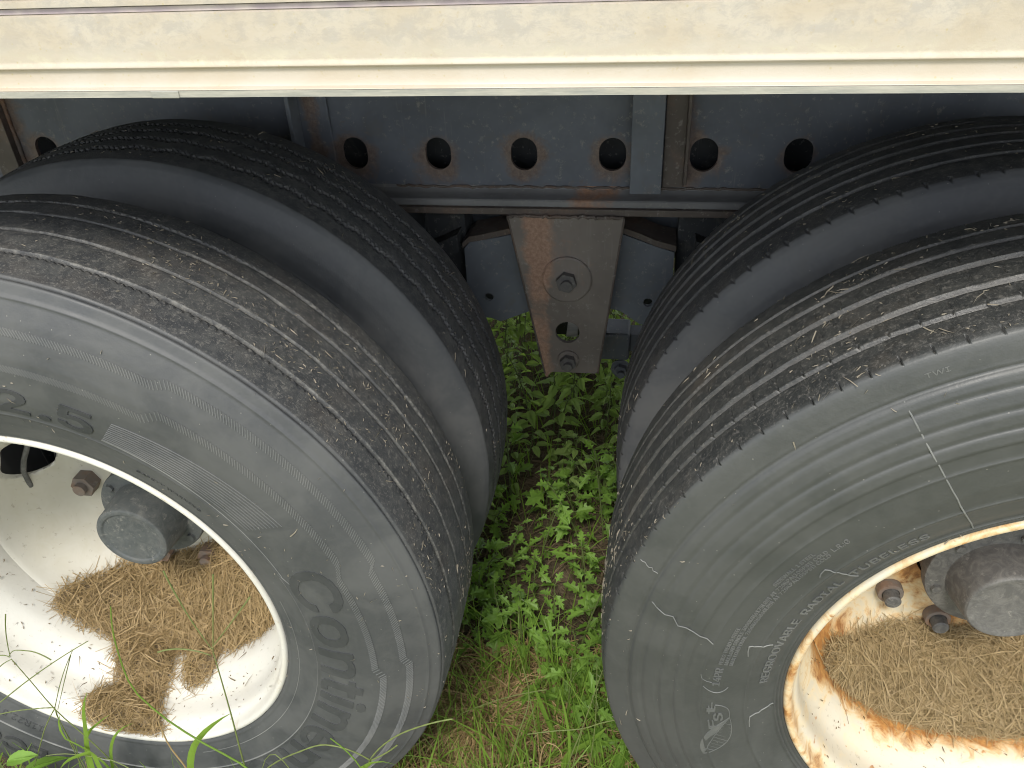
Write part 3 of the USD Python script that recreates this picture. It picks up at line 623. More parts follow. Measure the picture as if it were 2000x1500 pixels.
def local_poly(pts, th, r0, fy, h, wdt=None):
    """a stroke or a plate drawn in (clockwise metres, outward metres) about angle th, radius r0"""
    pts = np.asarray(pts, float)
    a = np.radians(th) - pts[:, 0] / r0; r = r0 + pts[:, 1]
    x, z = r * np.cos(a), r * np.sin(a)
    if wdt: return tube(np.stack([x, fy(r) - h * 0.3, z], 1), wdt / 2, 6)
    cv, cf = trimesh.creation.triangulate_polygon(Polygon(pts), engine='earcut')
    a = np.radians(th) - cv[:, 0] / r0; r = r0 + cv[:, 1]
    return trimesh.Trimesh(np.stack([r * np.cos(a), fy(r) - h, r * np.sin(a)], 1), cf, process=False)
def bez(p0, p1, p2, n=14):
    t = np.linspace(0, 1, n)[:, None]; return (1 - t) ** 2 * np.array(p0) + 2 * t * (1 - t) * np.array(p1) + t * t * np.array(p2)
tipL, stemL = (-0.046, 0.021), (0.022, -0.0205)
up_e, mid_e, lo_e = bez(tipL, (-0.018, 0.030), stemL), bez(tipL, (-0.012, 0.001), stemL), bez(tipL, (-0.034, -0.030), stemL)
Rleaf = [local_poly(np.concatenate([up_e, mid_e[::-1][1:-1]]), -168.3, 0.385, frr, 0.0007)]
Rlin = [local_poly(q, -168.3, 0.385, frr, 0.0006, 0.0013) for q in (up_e, mid_e, lo_e, bez(stemL, (0.048, -0.024), (0.049, -0.004)))]
for k in range(2, 12):
    Rlin.append(local_poly([mid_e[k], lo_e[k]], -168.3, 0.385, frr, 0.0004, 0.0007))
for ch, t0, t1, rb_ in (('F', -168.8, -171.3, 0.3795), ('S', -171.0, -173.3, 0.3725), ('t', -173.2, -175.4, 0.3810)):
    Rlet.append(to_wall(text(ch, 0.0110, True), frr, rb_, t0, t1, 0.0012))
def radial(pts, fy, wdt=0.0014, h=0.0008):
    r = np.array([p[0] for p in pts]); a = np.radians([p[1] for p in pts])
    return tube(np.stack([r * np.cos(a), fy(r) - h * 0.4, r * np.sin(a)], 1), wdt / 2, 6)
def radn(r0, a0, r1, a1, n=9, jit=0.12):
    q = np.random.default_rng(int(r0 * 1e4) % 997); r = np.linspace(r0, r1, n); a = np.linspace(a0, a1, n) + np.r_[0, q.normal(0, jit, n - 2), 0]
    return list(zip(r, a))
Rlin += [radial(radn(0.3113, 120.5, 0.4840, 121.4, 16, 0.06), frr, 0.0018), radial(radn(0.3165, 142.8, 0.3577, 144.3), frr), radial(radn(0.3346, 166.4, 0.3607, 167.4), frr), radial(radn(0.3112, -173.1, 0.3401, -170.7), frr),
         radial([(0.3401, -170.7), (0.3415, -169.0), (0.342, -167.6)], frr), radial([(0.3607, 167.4), (0.3585, 169.0), (0.3560, 170.2)], frr), radial([(0.3577, 144.3), (0.3560, 145.5), (0.3530, 146.2)], frr),
         radial(radn(0.4010, 168.1, 0.4800, 164.8, 10, 0.3), frr), radial(radn(0.488, 160.1, 0.511, 159.5), frr, 0.0011), radial([(0.3849, -174.6), (0.3848, -176.3)], frr),
         local_poly(bez((-0.004, -0.017), (-0.026, -0.006), (-0.004, 0.012)), 178.6, 0.385, frr, 0.0006, 0.0012), local_poly(bez((0.0, 0.0), (0.001, 0.012), (0.012, 0.014)), 178.0, 0.388, frr, 0.0006, 0.0008)]

# ------------------------------------------------------------------ wheels
LIP = [(0.2972, 0.0120), (0.2985, 0.0080), (0.2990, 0.0035), (0.2984, 0.0000), (0.2968, -0.0022), (0.2945, -0.0030), (0.2920, -0.0024), (0.2900, -0.0005), (0.2885, 0.0030), (0.2868, 0.0100)]
BAR = [(0.2850, 0.0150), (0.2815, 0.0190), (0.2785, 0.0250), (0.2770, 0.0340), (0.2765, 0.0480), (0.2755, 0.0580), (0.2720, 0.0680), (0.2650, 0.0800), (0.2575, 0.0930), (0.2530, 0.1040), (0.2510, 0.1180), (0.2500, 0.1340), (0.2495, 0.1500), (0.2500, 0.1800), (0.2600, 0.2000), (0.2760, 0.2150), (0.2800, 0.2330)]
rim_prof = np.array(LIP + BAR)
outer = np.array([(r + 0.007, y + 0.001) for r, y in BAR[::-1]] + [(0.2925, 0.0140)])
rim_closed = np.concatenate([rim_prof, outer])
def smooth_prof(p, it=2):
    p = np.asarray(p, float)
    for _ in range(it):
        q = [p[0]]
        for a, b in zip(p[:-1], p[1:]): q += [0.75 * a + 0.25 * b, 0.25 * a + 0.75 * b]
        p = np.array(q + [p[-1]])
    return p
rim_closed = np.concatenate([smooth_prof(rim_prof, 1), outer])
DISC = [(0.2488, 0.1440), (0.2460, 0.1500), (0.2440, 0.1580), (0.2390, 0.1730), (0.2290, 0.1920), (0.2150, 0.2120), (0.2010, 0.2300), (0.1890, 0.2440), (0.1790, 0.2525), (0.1700, 0.2570), (0.1580, 0.2580), (0.0900, 0.2580)]
disc_in = smooth_prof(DISC, 1)
def make_disc(hole0, nh=2):
    nrm = []
    d = np.gradient(disc_in, axis=0); d /= np.linalg.norm(d, axis=1, keepdims=True)
    off = disc_in + 0.010 * np.column_stack([-d[:, 1] * 0 , np.ones(len(d))]) 
    cl = np.concatenate([disc_in, off[::-1]])
    body = M3(revolve(cl, 120, close=True))
    for k in range(nh):
        cs = [M3(cyl_y(0.2115 * math.cos(a), 0.2115 * math.sin(a), 0.0255, 0.10, 0.40, 32)) for a in (math.radians(hole0 + 180 * k - 6), math.radians(hole0 + 180 * k + 3))]
        body = body - manifold3d.Manifold.batch_hull(cs)
    for k in range(10):
        a = math.radians(17 + 36 * k)
    return T3(body)
def hub_parts(kind):
    if kind == 'l':
        face = [(0.0001, 0.1400), (0.0440, 0.1405), (0.0455, 0.1395), (0.0465, 0.1382), (0.0480, 0.1376), (0.0525, 0.1378), (0.0550, 0.1392), (0.0562, 0.1420), (0.0565, 0.152), (0.0590, 0.192), (0.0600, 0.1965)]
        base = [(0.0560, 0.1960), (0.0790, 0.1968), (0.0825, 0.1985), (0.0835, 0.2020), (0.0835, 0.2140), (0.0800, 0.2170), (0.0795, 0.2575), (0.0700, 0.2600)]
        return revolve(face, 64), revolve(base, 64), 0.0715, 0.1965
    face = [(0.0001, 0.1490), (0.0440, 0.1480), (0.0470, 0.1468), (0.0500, 0.1462), (0.0530, 0.1464), (0.0552, 0.1482), (0.0562, 0.1515), (0.0580, 0.160), (0.0640, 0.192), (0.0660, 0.2000)]
    base = [(0.0620, 0.1985), (0.0850, 0.1995), (0.0900, 0.2020), (0.0912, 0.2060), (0.0912, 0.2180), (0.0870, 0.2220), (0.0860, 0.2575), (0.0700, 0.2600)]
    return revolve(face, 64), revolve(base, 64), 0.0775, 0.1995
def wheel(name_label, cx, cz, key, rub, paint, hubm, kind, hole0, lug0, extra=None):
    mat4 = np.eye(4); mat4[:3, 3] = (cx, 0, cz)
    wn = node('wheel', TR, mat4); stage.GetPrimAtPath(wn).SetCustomDataByKey('label', name_label)
    t, pv = tyres[key]
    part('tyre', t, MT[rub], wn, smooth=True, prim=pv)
    if kind is None:
        part('rim', revolve(np.array([(r, y + 0.3415) for r, y in (LIP[3:] + BAR)]), 96), MT['dark'], wn, smooth=True)
        part('brake_drum', revolve([(0.21, 0.30), (0.215, 0.31), (0.215, 0.56), (0.07, 0.565)], 64), MT['dark'], wn, smooth=30)
        return wn
    part('rim', revolve(rim_closed, 180, close=True), MT[paint], wn, smooth=40)
    part('disc', make_disc(hole0, 2), MT[paint], wn, smooth=30)
    f, b, br, by = hub_parts(kind)
    part('hub_cap', f, MT[hubm], wn, smooth=35); part('hub', b, MT[hubm], wn, smooth=35)
    for k in range(6):
        a = math.radians(20 + 60 * k); hx = hexnut(0.0065, 0.006); hx.apply_translation((br * math.cos(a), by - 0.002, br * math.sin(a)))
        part('hub_bolt', hx, MT[hubm], wn)
    for k in range(10):
        a = math.radians(lug0 + 36 * k); c = np.array([0.1429 * math.cos(a), 0, 0.1429 * math.sin(a)])
        if kind == 'l':
            n1 = hexnut(0.0205, 0.022); n1.apply_translation(c + [0, 0.2465, 0]); st = cyl_y(c[0], c[2], 0.0105, 0.226, 0.2353, 16)
            part('lug_nut', n1, MT['nut'], wn); part('stud', st, MT['nut'], wn, smooth=30)
        else:
            n1 = revolve_at([(0.0118, 0.250), (0.0125, 0.2435), (0.0175, 0.2435), (0.0185, 0.246), (0.0185, 0.2575)], c[0], c[2], 24)
            part('lug_nut', n1, MT['nut'], wn, smooth=30)
            part('stud', revolve_at([(0.0001, 0.2255), (0.009, 0.2265), (0.0115, 0.229), (0.0115, 0.2578)], c[0], c[2], 20), MT['hub_r'], wn, smooth=30)
    return wn
wl = wheel('white painted outer wheel on the left with straw in its barrel', 0.0, ZA, 'lo', 'rubber_lo', 'white_l', 'hub', 'l', 158.5, 178)
for t_, k_ in zip(Llet, ('letter_dark', 'letter', 'letter_dark', 'letter', 'letter')): part('raised_lettering', t_, MT[k_], wl)
part('hatched_band', hb1, MT['hatch'], wl); part('hatched_band', hb2, MT['hatch'], wl)
part('hatched_panel', cat(Lrid), MT['hatch'], wl); 
for t_ in Lline: part('moulded_line', t_, MT['ridge'], wl)
a = math.radians(161)
part('valve_stem', tube([(-0.215, 0.215, 0.020), (-0.205, 0.205, 0.058), (-0.190, 0.20, 0.085), (-0.180, 0.21, 0.11)], 0.0042, 10), MT['hub_r'], wl, smooth=True)
wr = wheel('rusty cream outer wheel on the right', XR, ZR, 'ro', 'rubber_ro', 'white_r', 'hub_r', 'r', 90, 185)
for t_ in Rlet: part('raised_lettering', t_, MT['letter_r'], wr)
part('leaf_emblem', cat(Rleaf + Rlin[:14]), MT['letter_r'], wr)
for t_ in Rlin[14:]: part('moulded_line', t_, MT['ridge'], wr)
wheel('inner tyre of the left pair with wavy worn grooves', 0.0, ZA, 'li', 'rubber_li', None, None, None, 0, 0)
wheel('inner tyre of the right pair with straight grooves', XR, ZR, 'ri', 'rubber_ri', None, None, None, 0, 0)
for cx, cz in ((0, ZA), (XR, ZR)):
    part('brake_drum', revolve_at([(0.09, 0.2695), (0.205, 0.2700), (0.212, 0.276), (0.215, 0.33), (0.213, 0.56), (0.07, 0.565)], cx, cz, 64), MT['dark'], TR, smooth=30)

# ------------------------------------------------------------------ blades, straw and weeds
def blades(roots, tips, mid, width, seg=4, side=None):
    """many curved ribbons as one mesh. roots, tips, mid: (n, 3) Bezier points; width (n,)"""
    n = len(roots); t = np.linspace(0, 1, seg + 1)[None, :, None]
    P = (1 - t) ** 2 * roots[:, None] + 2 * t * (1 - t) * mid[:, None] + t * t * tips[:, None]
    d = np.gradient(P, axis=1)
    s = np.cross(d, side[:, None] if side is not None else np.array([0.0, 0, 1.0])); s /= np.linalg.norm(s, axis=2, keepdims=True) + 1e-9
    w = width[:, None, None] * np.clip(np.minimum(1.0, (1 - t) * 2.2 + 0.08), 0, 1) * 0.5
    A, B = P - s * w, P + s * w
    v = np.stack([A, B], 2).reshape(-1, 3); k = 2 * (seg + 1)
    base = (np.arange(n) * k)[:, None]
    f = []
    for i in range(seg):
        a = 2 * i; f += [np.concatenate([base + a, base + a + 1, base + a + 3], 1), np.concatenate([base + a, base + a + 3, base + a + 2], 1)]
    return trimesh.Trimesh(v, np.concatenate(f), process=False)
def lay(pts, nrm, n_len, width, lift, q, curl=0.25, along=None, seg=3):
    """straws lying about on a surface given by points and normals"""
    n = len(pts); r = q.normal(size=(n, 3))
    if along is not None: r = r * 0.6 + along
    d = r - (r * nrm).sum(1, keepdims=True) * nrm; d /= np.linalg.norm(d, axis=1, keepdims=True)
    d = d + nrm * q.normal(0, 0.16, (n, 1)); L = n_len[:, None] / 2
    s = np.cross(d, nrm)
    c = pts + nrm * lift[:, None]
    return blades(c - d * L, c + d * L, c + s * (L * q.normal(0, curl, (n, 1))) + nrm * (L * np.abs(q.normal(0, curl * .6, (n, 1)))), width, seg, side=np.cross(d, q.normal(size=(n, 3))))

def floor_r(y):
    return np.interp(y, rim_prof[9:, 1], rim_prof[9:, 0])
def disc_r(y):
    return np.interp(y, [0.144, 0.158, 0.192, 0.212, 0.23, 0.252], [0.2488, 0.244, 0.229, 0.215, 0.201, 0.179])
def build_pile(name, label, cx, cz, topf, xr, yr, mat, n, q, holes=None):
    xs, ys = np.linspace(*xr, 90), np.linspace(*yr, 60)
    X, Y = np.meshgrid(xs, ys, indexing='ij')
    fr_ = np.minimum(floor_r(Y), np.where(Y > 0.144, disc_r(Y), 9))
    inside = np.abs(X) < fr_ * 0.999
    fl_ = -np.sqrt(np.clip(fr_ ** 2 - X ** 2, 1e-6, None))
    tp = topf(X, Y); H = tp - fl_
    ok = inside & (H > 0.0)
    Z = np.where(H > 0, tp, fl_ - 0.004) + cz
    v = np.stack([X + cx, Y, Z], -1).reshape(-1, 3); nn = len(ys)
    i, j = np.meshgrid(np.arange(len(xs) - 1), np.arange(nn - 1), indexing='ij'); a_ = (i * nn + j).ravel()
    f = np.concatenate([np.stack([a_, a_ + nn, a_ + nn + 1], 1), np.stack([a_, a_ + nn + 1, a_ + 1], 1)])
    okv = ok.ravel(); f = f[okv[f].any(1) & inside.ravel()[f].all(1)]
    base = trimesh.Trimesh(v, f, process=False); base.remove_unreferenced_vertices()
    # strands
    pts, fi = trimesh.sample.sample_surface(base, n, seed=11)
    nr = base.face_normals[fi]; nr = np.where(nr[:, 2:3] < 0, -nr, nr)
    nr = nr / np.linalg.norm(nr, axis=1, keepdims=True)
    L = q.uniform(0.010, 0.05, n) * np.where(q.random(n) < 0.12, 1.5, 1)
    st = lay(pts, nr, L, q.uniform(0.0007, 0.0016, n), q.uniform(0.0005, 0.008, n), q, 0.3)
    pts3, fi3 = trimesh.sample.sample_surface(base, n // 4, seed=13)
    nr3 = base.face_normals[fi3]; nr3 = np.where(nr3[:, 2:3] < 0, -nr3, nr3); n3 = len(pts3)
    st = cat([st, lay(pts3, nr3, q.uniform(0.045, 0.095, n3), q.uniform(0.0006, 0.0012, n3), q.uniform(0.002, 0.009, n3), q, 0.22)])
    st2n = n // 3
    pts2, fi2 = trimesh.sample.sample_surface(base, st2n, seed=12)
    nr2 = base.face_normals[fi2]; nr2 = np.where(nr2[:, 2:3] < 0, -nr2, nr2)
    ch = lay(pts2, nr2, q.uniform(0.004, 0.012, st2n), q.uniform(0.0016, 0.0036, st2n), q.uniform(0.0003, 0.004, st2n), q, 0.2, seg=2)
    # keep strands out of the metal: pull points inside the barrel
    sv = st.vertices; lx, lz = sv[:, 0] - cx, sv[:, 2] - cz; rr = np.hypot(lx, lz)
    lim = np.minimum(floor_r(sv[:, 1]), np.where(sv[:, 1] > 0.144, disc_r(sv[:, 1]), 9)) - 0.001
    k = np.where(rr > lim, lim / rr, 1.0); sv[:, 0] = cx + lx * k; sv[:, 2] = cz + lz * k; sv[:, 1] = np.clip(sv[:, 1], -0.004, 0.257); st.vertices = sv
    X_ = node(name)
    tag(stage.GetPrimAtPath(X_), label, 'straw', kind='stuff')
    part('litter', base, MT['chaff'], X_, smooth=True); part('chaff', ch, MT['chaff'], X_); part('strands', st, MT[mat], X_)
    return base
q = np.random.default_rng(21)
def heap_top(x, y, line, foot, seed):
    b = (meshkit.fbm(np.stack([x * 24, y * 24, x * 0 + seed], -1), 3, 5) - 0.5)
    zl = line(x) + 0.016 * b
    rd = np.clip(np.hypot(x, zl), 0.17, 0.2485)
    yd = np.interp(rd, [0.170, 0.179, 0.189, 0.201, 0.215, 0.229, 0.239, 0.244, 0.2488], [0.257, 0.2525, 0.244, 0.230, 0.212, 0.192, 0.173, 0.158, 0.144])
    yf = foot + 0.012 * b
    zf = -np.sqrt(np.clip(0.2505 ** 2 - x ** 2, 0, None)) - 0.002
    u = (y - yf) / np.maximum(yd - yf, 0.004)
    z = zf + (zl - zf) * np.clip(u, -0.3, 1.0) + 0.010 * np.sin(np.pi * np.clip(u, 0, 1)) + 0.008 * b
    return np.where((u < -0.2) | (zl < zf) | (np.hypot(x, zl) > 0.2485), -9, z), b
def topL(x, y):
    z, b = heap_top(x, y, lambda x_: -0.166 + 0.42 * np.clip(x_ + 0.05, 0, 0.22) + 0.08 * np.clip(-0.14 - x_, 0, 1), 0.130, 1.7)
    # tongues that spill over the lip
    wd = np.interp(y, [0.0, 0.02, 0.045, 0.07, 0.13], [0.055, 0.062, 0.050, 0.038, 0.050])
    cx_ = np.interp(y, [0.0, 0.04, 0.07, 0.13], [-0.020, -0.035, -0.028, -0.050])
    t1 = (1 - np.abs(x - cx_) / wd + 1.1 * b) * (y < 0.14) * (y > 0.008 + 0.02 * b)
    t2 = (1 - np.hypot((x - 0.066) / 0.024, (y - 0.11) / 0.035) + 0.9 * b)
    t = np.clip(np.maximum(t1, t2), 0, 1)
    fz = -np.sqrt(np.clip(floor_r(y) ** 2 - x ** 2, 1e-6, None))
    return np.maximum(z, np.where(t > 0.02, fz + 0.012 * np.clip(t * 2, 0, 1) + 0.004 * b, -9))
build_pile('straw_heap', 'heap of brown dry straw spilling over the lip of the white left wheel', 0, ZA, topL, (-0.245, 0.245), (0.004, 0.256), 'straw', 7500, q)
def topR(x, y):
    return heap_top(x, y, lambda x_: -0.168 + 0.30 * np.clip(-0.10 - x_, 0, 1), 0.135, 4.1)[0]
build_pile('straw_heap', 'heap of pale straw filling the dish of the rusty right wheel', XR, ZR, topR, (-0.245, 0.245), (0.10, 0.256), 'straw_r', 7500, q)

def barrel_bits(label, cx, cz, n, q):
    a = np.radians(q.uniform(-165, -20, n)); y = q.uniform(0.012, 0.135, n); r = floor_r(y) - 0.0012
    p = np.column_stack([cx + r * np.cos(a), y, cz + r * np.sin(a)]); nr = np.column_stack([-np.cos(a), 0 * a, -np.sin(a)])
    L = np.where(q.random(n) < 0.15, q.uniform(0.010, 0.030, n), q.uniform(0.002, 0.007, n))
    tag(part('straw_bits', lay(p, nr, L, q.uniform(0.0008, 0.0018, n), np.full(n, 0.0006), q, 0.3, seg=2), MT['thatch']), label, 'straw', kind='stuff')
barrel_bits('brown straw crumbs strewn over the white barrel of the left wheel', 0, ZA, 170, q)
barrel_bits('few brown crumbs on the cream barrel of the right wheel', XR, ZR, 110, q)
# loose bits of straw on the tyres
def tyre_bits(label, cx, cz, key, n, a0, a1, q, yr, gl, big_share=0.05):
    t, pv = tyres[key]; v = t.vertices; ang = np.degrees(np.arctan2(v[:, 2], v[:, 0])) % 360
    sel = np.where((((ang - a0) % 360) < (a1 - a0)) & (v[:, 1] > yr[0]) & (v[:, 1] < yr[1]))[0]
    wall = v[sel, 1] < (yr[0] + gl)
    patch = meshkit.fbm(np.stack([v[sel, 0], v[sel, 1] * 2, v[sel, 2]], -1) * 9, 3, 31)
    wgt = np.clip(patch - 0.42, 0.02, None) ** 1.5 * np.where(wall, 0.12, 1.0); wgt /= wgt.sum()
    idx = q.choice(sel, n, p=wgt, replace=False)
    p = v[idx]; nr = np.column_stack([p[:, 0], 0 * p[:, 0], p[:, 2]]); nr /= np.linalg.norm(nr, axis=1, keepdims=True)
    onwall = p[:, 1] < (yr[0] + gl); nr[onwall] = nr[onwall] * 0.2 + np.array([0, -1, 0]) * 0.98; nr /= np.linalg.norm(nr, axis=1, keepdims=True)
    big = q.random(n) < big_share
    L = np.where(big, q.uniform(0.010, 0.022, n), q.uniform(0.0015, 0.0065, n))
    b = lay(p + np.array([cx, 0, cz]), nr, L, np.where(big, q.uniform(0.0009, 0.0016, n), q.uniform(0.0006, 0.0013, n)), np.full(n, 0.0009), q, 0.2, seg=2)
    g = part('straw_bits', b, MT['flecks']); tag(g, label, 'straw', kind='stuff')
tyre_bits('fine straw bits stuck on the worn left outer tyre', 0, ZA, 'lo', 1300, -40, 118, q, (-0.03, 0.225), 0.046, 0.025)
tyre_bits('straw and leaf scraps lying in the grooves of the right outer tyre', XR, ZR, 'ro', 1000, 92, 215, q, (-0.012, 0.225), 0.02, 0.10)
tyre_bits('few straw scraps on the inner tyre of the left pair', 0, ZA, 'li', 260, 0, 110, q, (0.36, 0.55), 0.0)
tyre_bits('straw scraps along the grooves of the inner right tyre', XR, ZR, 'ri', 380, 90, 180, q, (0.355, 0.55), 0.0)

# ground cover
def scatter(n, q, x0, x1, y0, y1):
    x = q.uniform(x0, x1, n); y = q.uniform(y0, y1, n)
    ok = np.ones(n, bool)
    for cx in (0.0, XR):                               # not inside the tyres
        ok &= ~((np.abs(x - cx) < 0.10) & (y > 0.0) & (y < 0.24)) & ~((np.abs(x - cx) < 0.10) & (y > 0.34) & (y < 0.58))
    return x[ok], y[ok]
def ground_straw(n, q, reg, mat, label, zmax=0.03):
    x, y = scatter(n, q, *reg); n = len(x)
    p = np.column_stack([x, y, ground_z(x, y) + q.uniform(0.002, zmax, n)])
    nr = np.column_stack([q.normal(0, .25, n), q.normal(0, .25, n), np.ones(n)]); nr /= np.linalg.norm(nr, axis=1, keepdims=True)
    b = lay(p, nr, q.uniform(0.02, 0.10, n), q.uniform(0.0010, 0.0024, n), np.full(n, 0.002), q, 0.35)
    tag(part('dry_grass', b, MT[mat]), label, 'grass', kind='stuff')
ground_straw(14000, q, (0.10, 1.12, 0.05, 2.6), 'thatch', 'matted brown dead grass on the earth under the trailer')
ground_straw(6500, q, (0.34, 0.80, 0.02, 0.36), 'straw', 'pale dry grass lying in the gap at the feet of the front tyres', 0.06)
ground_straw(2500, q, (-0.6, 0.5, -0.3, 0.0), 'straw', 'dry grass in front of the left wheel', 0.05)
def tuft(n, q, reg, h, wd, mat, label, lean=0.5, cluster=None, cat_='grass'):
    x, y = scatter(n, q, *reg)
    if cluster:
        pm = meshkit.fbm(np.column_stack([x * 9, y * 9, x * 0 + 3.3]), 2, 17); keep = pm > cluster; x, y = x[keep], y[keep]
    n = len(x); H = q.uniform(*h, n)
    r = np.column_stack([x, y, ground_z(x, y) - 0.004]); a = q.uniform(0, 2 * np.pi, n); le = np.abs(q.normal(0, lean, n)) * H
    off = np.column_stack([np.cos(a) * le, np.sin(a) * le, np.zeros(n)])
    tip = r + off + np.column_stack([0 * H, 0 * H, H * np.sqrt(np.clip(1 - (le / H) ** 2 * 0.5, 0.2, 1))])
    mid = r + off * 0.25 + np.column_stack([0 * H, 0 * H, H * 0.62])
    b = blades(r, tip, mid, q.uniform(*wd, n), 5, side=np.column_stack([q.normal(size=n), q.normal(size=n), 0.3 * q.normal(size=n)]))
    tag(part('green_grass', b, MT[mat]), label, cat_, kind='stuff')
tuft(1700, q, (0.53, 0.92, 0.04, 0.33), (0.07, 0.25), (0.0012, 0.0032), 'grass', 'bright green grass on the right of the gap at the foot of the picture', 0.5, 0.46)
tuft(330, q, (0.34, 0.54, 0.03, 0.30), (0.08, 0.22), (0.0010, 0.0026), 'grass', 'sparse thin grass rising through the dry tuft left of the gap', 0.55)
tuft(380, q, (0.25, 0.98, 0.36, 1.25), (0.05, 0.18), (0.0016, 0.0040), 'grass', 'thin shaded grass between the two pairs of tyres', 0.7)
tuft(300, q, (0.1, 1.1, 1.25, 2.8), (0.08, 0.22), (0.002, 0.005), 'grass', 'grass on the far side below the trailer', 0.6)
tuft(420, q, (-0.55, 0.42, -0.22, -0.035), (0.16, 0.28), (0.0018, 0.0050), 'grass', 'green grass standing in front of the left wheel', 0.45)
tuft(260, q, (0.82, 1.5, -0.2, -0.03), (0.05, 0.14), (0.0018, 0.0050), 'grass', 'short green grass in front of the right wheel', 0.5)

# ---- leaves
def leaf_outline(kind, q):
    if kind == 'lobed':
        half = [(0.00, 0.012), (0.10, 0.03), (0.20, 0.13), (0.24, 0.24), (0.34, 0.29), (0.33, 0.20), (0.38, 0.13), (0.45, 0.17), (0.52, 0.33), (0.66, 0.36), (0.63, 0.24), (0.66, 0.14), (0.74, 0.17), (0.84, 0.21), (0.82, 0.13), (0.93, 0.08)]
    else:
        half = [(0.00, 0.012), (0.10, 0.05), (0.20, 0.19), (0.33, 0.27), (0.36, 0.25), (0.50, 0.29), (0.53, 0.26), (0.67, 0.25), (0.70, 0.21), (0.84, 0.15), (0.93, 0.07)]
    half = np.array(half); half[1:, 1] *= q.uniform(0.85, 1.15); half[2:-1] += q.normal(0, 0.012, (len(half) - 3, 2))
    return half
def leaf_mesh(kind, L, q, fold=0.35, droop=0.45):
    h = leaf_outline(kind, q)
    poly = Polygon(np.concatenate([h, [(1.0, 0.0)], (h * [1, -1])[::-1]]))
    if not poly.is_valid: poly = poly.buffer(0)
    if poly.geom_type != 'Polygon': poly = max(poly.geoms, key=lambda g_: g_.area)
    halves = []
    for s in (1, -1):
        hp = poly.intersection(Polygon([(-.1, 0), (1.1, 0), (1.1, s), (-.1, s)]))
        if hp.geom_type != 'Polygon': hp = max([g_ for g_ in hp.geoms if g_.geom_type == 'Polygon'], key=lambda g_: g_.area)
        hp = hp.segmentize(0.22)
        v, f = trimesh.creation.triangulate_polygon(hp, engine='earcut'); halves.append(trimesh.Trimesh(np.column_stack([v, np.zeros(len(v))]), f, process=False))
    t = cat(halves); t.merge_vertices(); v = np.array(t.vertices)
    u, w_ = v[:, 0], v[:, 1]
    z = fold * np.abs(w_) - droop * u ** 2 + 0.03 * np.sin(u * 9 + w_ * 6)
    t.vertices = np.column_stack([u, w_, z]) * L
    return t
def orient(t, p, d, q, roll_=0.0):
    """lay the leaf's length along d, its face upwards"""
    d = d / np.linalg.norm(d); s = np.cross([0, 0, 1.0], d); s /= np.linalg.norm(s) + 1e-9; n = np.cross(d, s)
    s, n = s * math.cos(roll_) + n * math.sin(roll_), n * math.cos(roll_) - s * math.sin(roll_)
    v = np.asarray(t.vertices); t = t.copy(); t.vertices = p + v[:, :1] * d + v[:, 1:2] * s + v[:, 2:] * n; return t
def weed_parts(kind, h, nl, L, q, lean=0.25):
    a = q.uniform(0, 6.28); top = np.array([math.cos(a) * lean * h, math.sin(a) * lean * h, h])
    ts = np.linspace(0, 1, 7)[:, None]; mid = np.array([0, 0, h * 0.55]) + 0.1 * h * np.append(q.normal(size=2), 0)
    sp = 2 * ts * (1 - ts) * mid + ts * ts * top
    stem = tube(sp, np.linspace(0.0021, 0.0009, 7), 5)
    lv = []; ang = q.uniform(0, 6.28)
    for k in range(nl):
        t = 0.12 + 0.88 * (k + 0.6) / nl; p = 2 * t * (1 - t) * mid + t * t * top
        ang += 2.4 + q.normal(0, 0.35); el = q.normal(0.15, 0.22) + (0.5 if t > 0.9 else 0)
        d = np.array([math.cos(ang) * math.cos(el), math.sin(ang) * math.cos(el), math.sin(el)])
        ll = L * q.uniform(0.7, 1.15) * (1.0 - 0.45 * max(0, t - 0.6) / 0.4)
        pet = ll * q.uniform(0.15, 0.5)
        lm = leaf_mesh(kind, ll, q, q.uniform(0.15, 0.5), q.uniform(0.1, 0.6) if kind == 'lobed' else q.uniform(0.3, 1.0))
        lm = orient(lm, p + d * pet, d, q, q.normal(0, 0.35))
        petiole = tube([p, p + d * pet * 0.5 + [0, 0, 0.002], p + d * (pet + ll * 0.03)], [0.0011, 0.0009, 0.0007], 4)
        lv.append((lm, petiole))
    return stem, lv
def build_weed(proto, kind, h, nl, L, lmat, q, mat4, label, group=None, lean=0.25):
    P_ = node('weed', '/World', mat4); stem, lv = weed_parts(kind, h, nl, L, q, lean)
    part('stem', cat([stem] + [x[1] for x in lv]), MT['stem'], P_)
    for lm, _ in lv: part('leaf', lm, MT[lmat], P_, smooth=True)
    tag(stage.GetPrimAtPath(P_), label, 'weed', group)
    return P_
def copy_of(src, mat4, label, group):
    x = UsdGeom.Xform.Define(stage, numbered('/World/weed')); pr = x.GetPrim()
    pr.GetReferences().AddInternalReference(src); pr.SetInstanceable(True)
    op = [o for o in UsdGeom.Xformable(pr).GetOrderedXformOps()]
    (op[0] if op else x.AddTransformOp()).Set(Gf.Matrix4d(*np.asarray(mat4, float).T.ravel().tolist()))
    tag(pr, label, 'weed', group)
def place(x, y, rot_, s=1.0, dz=0.0, tilt=(0, 0)):
    R_ = trimesh.transformations.euler_matrix(tilt[0], tilt[1], rot_); R_[:3, :3] *= s
    R_[:3, 3] = (x, y, float(ground_z(np.array([x]), np.array([y]))[0]) + dz); return R_
protos = {}
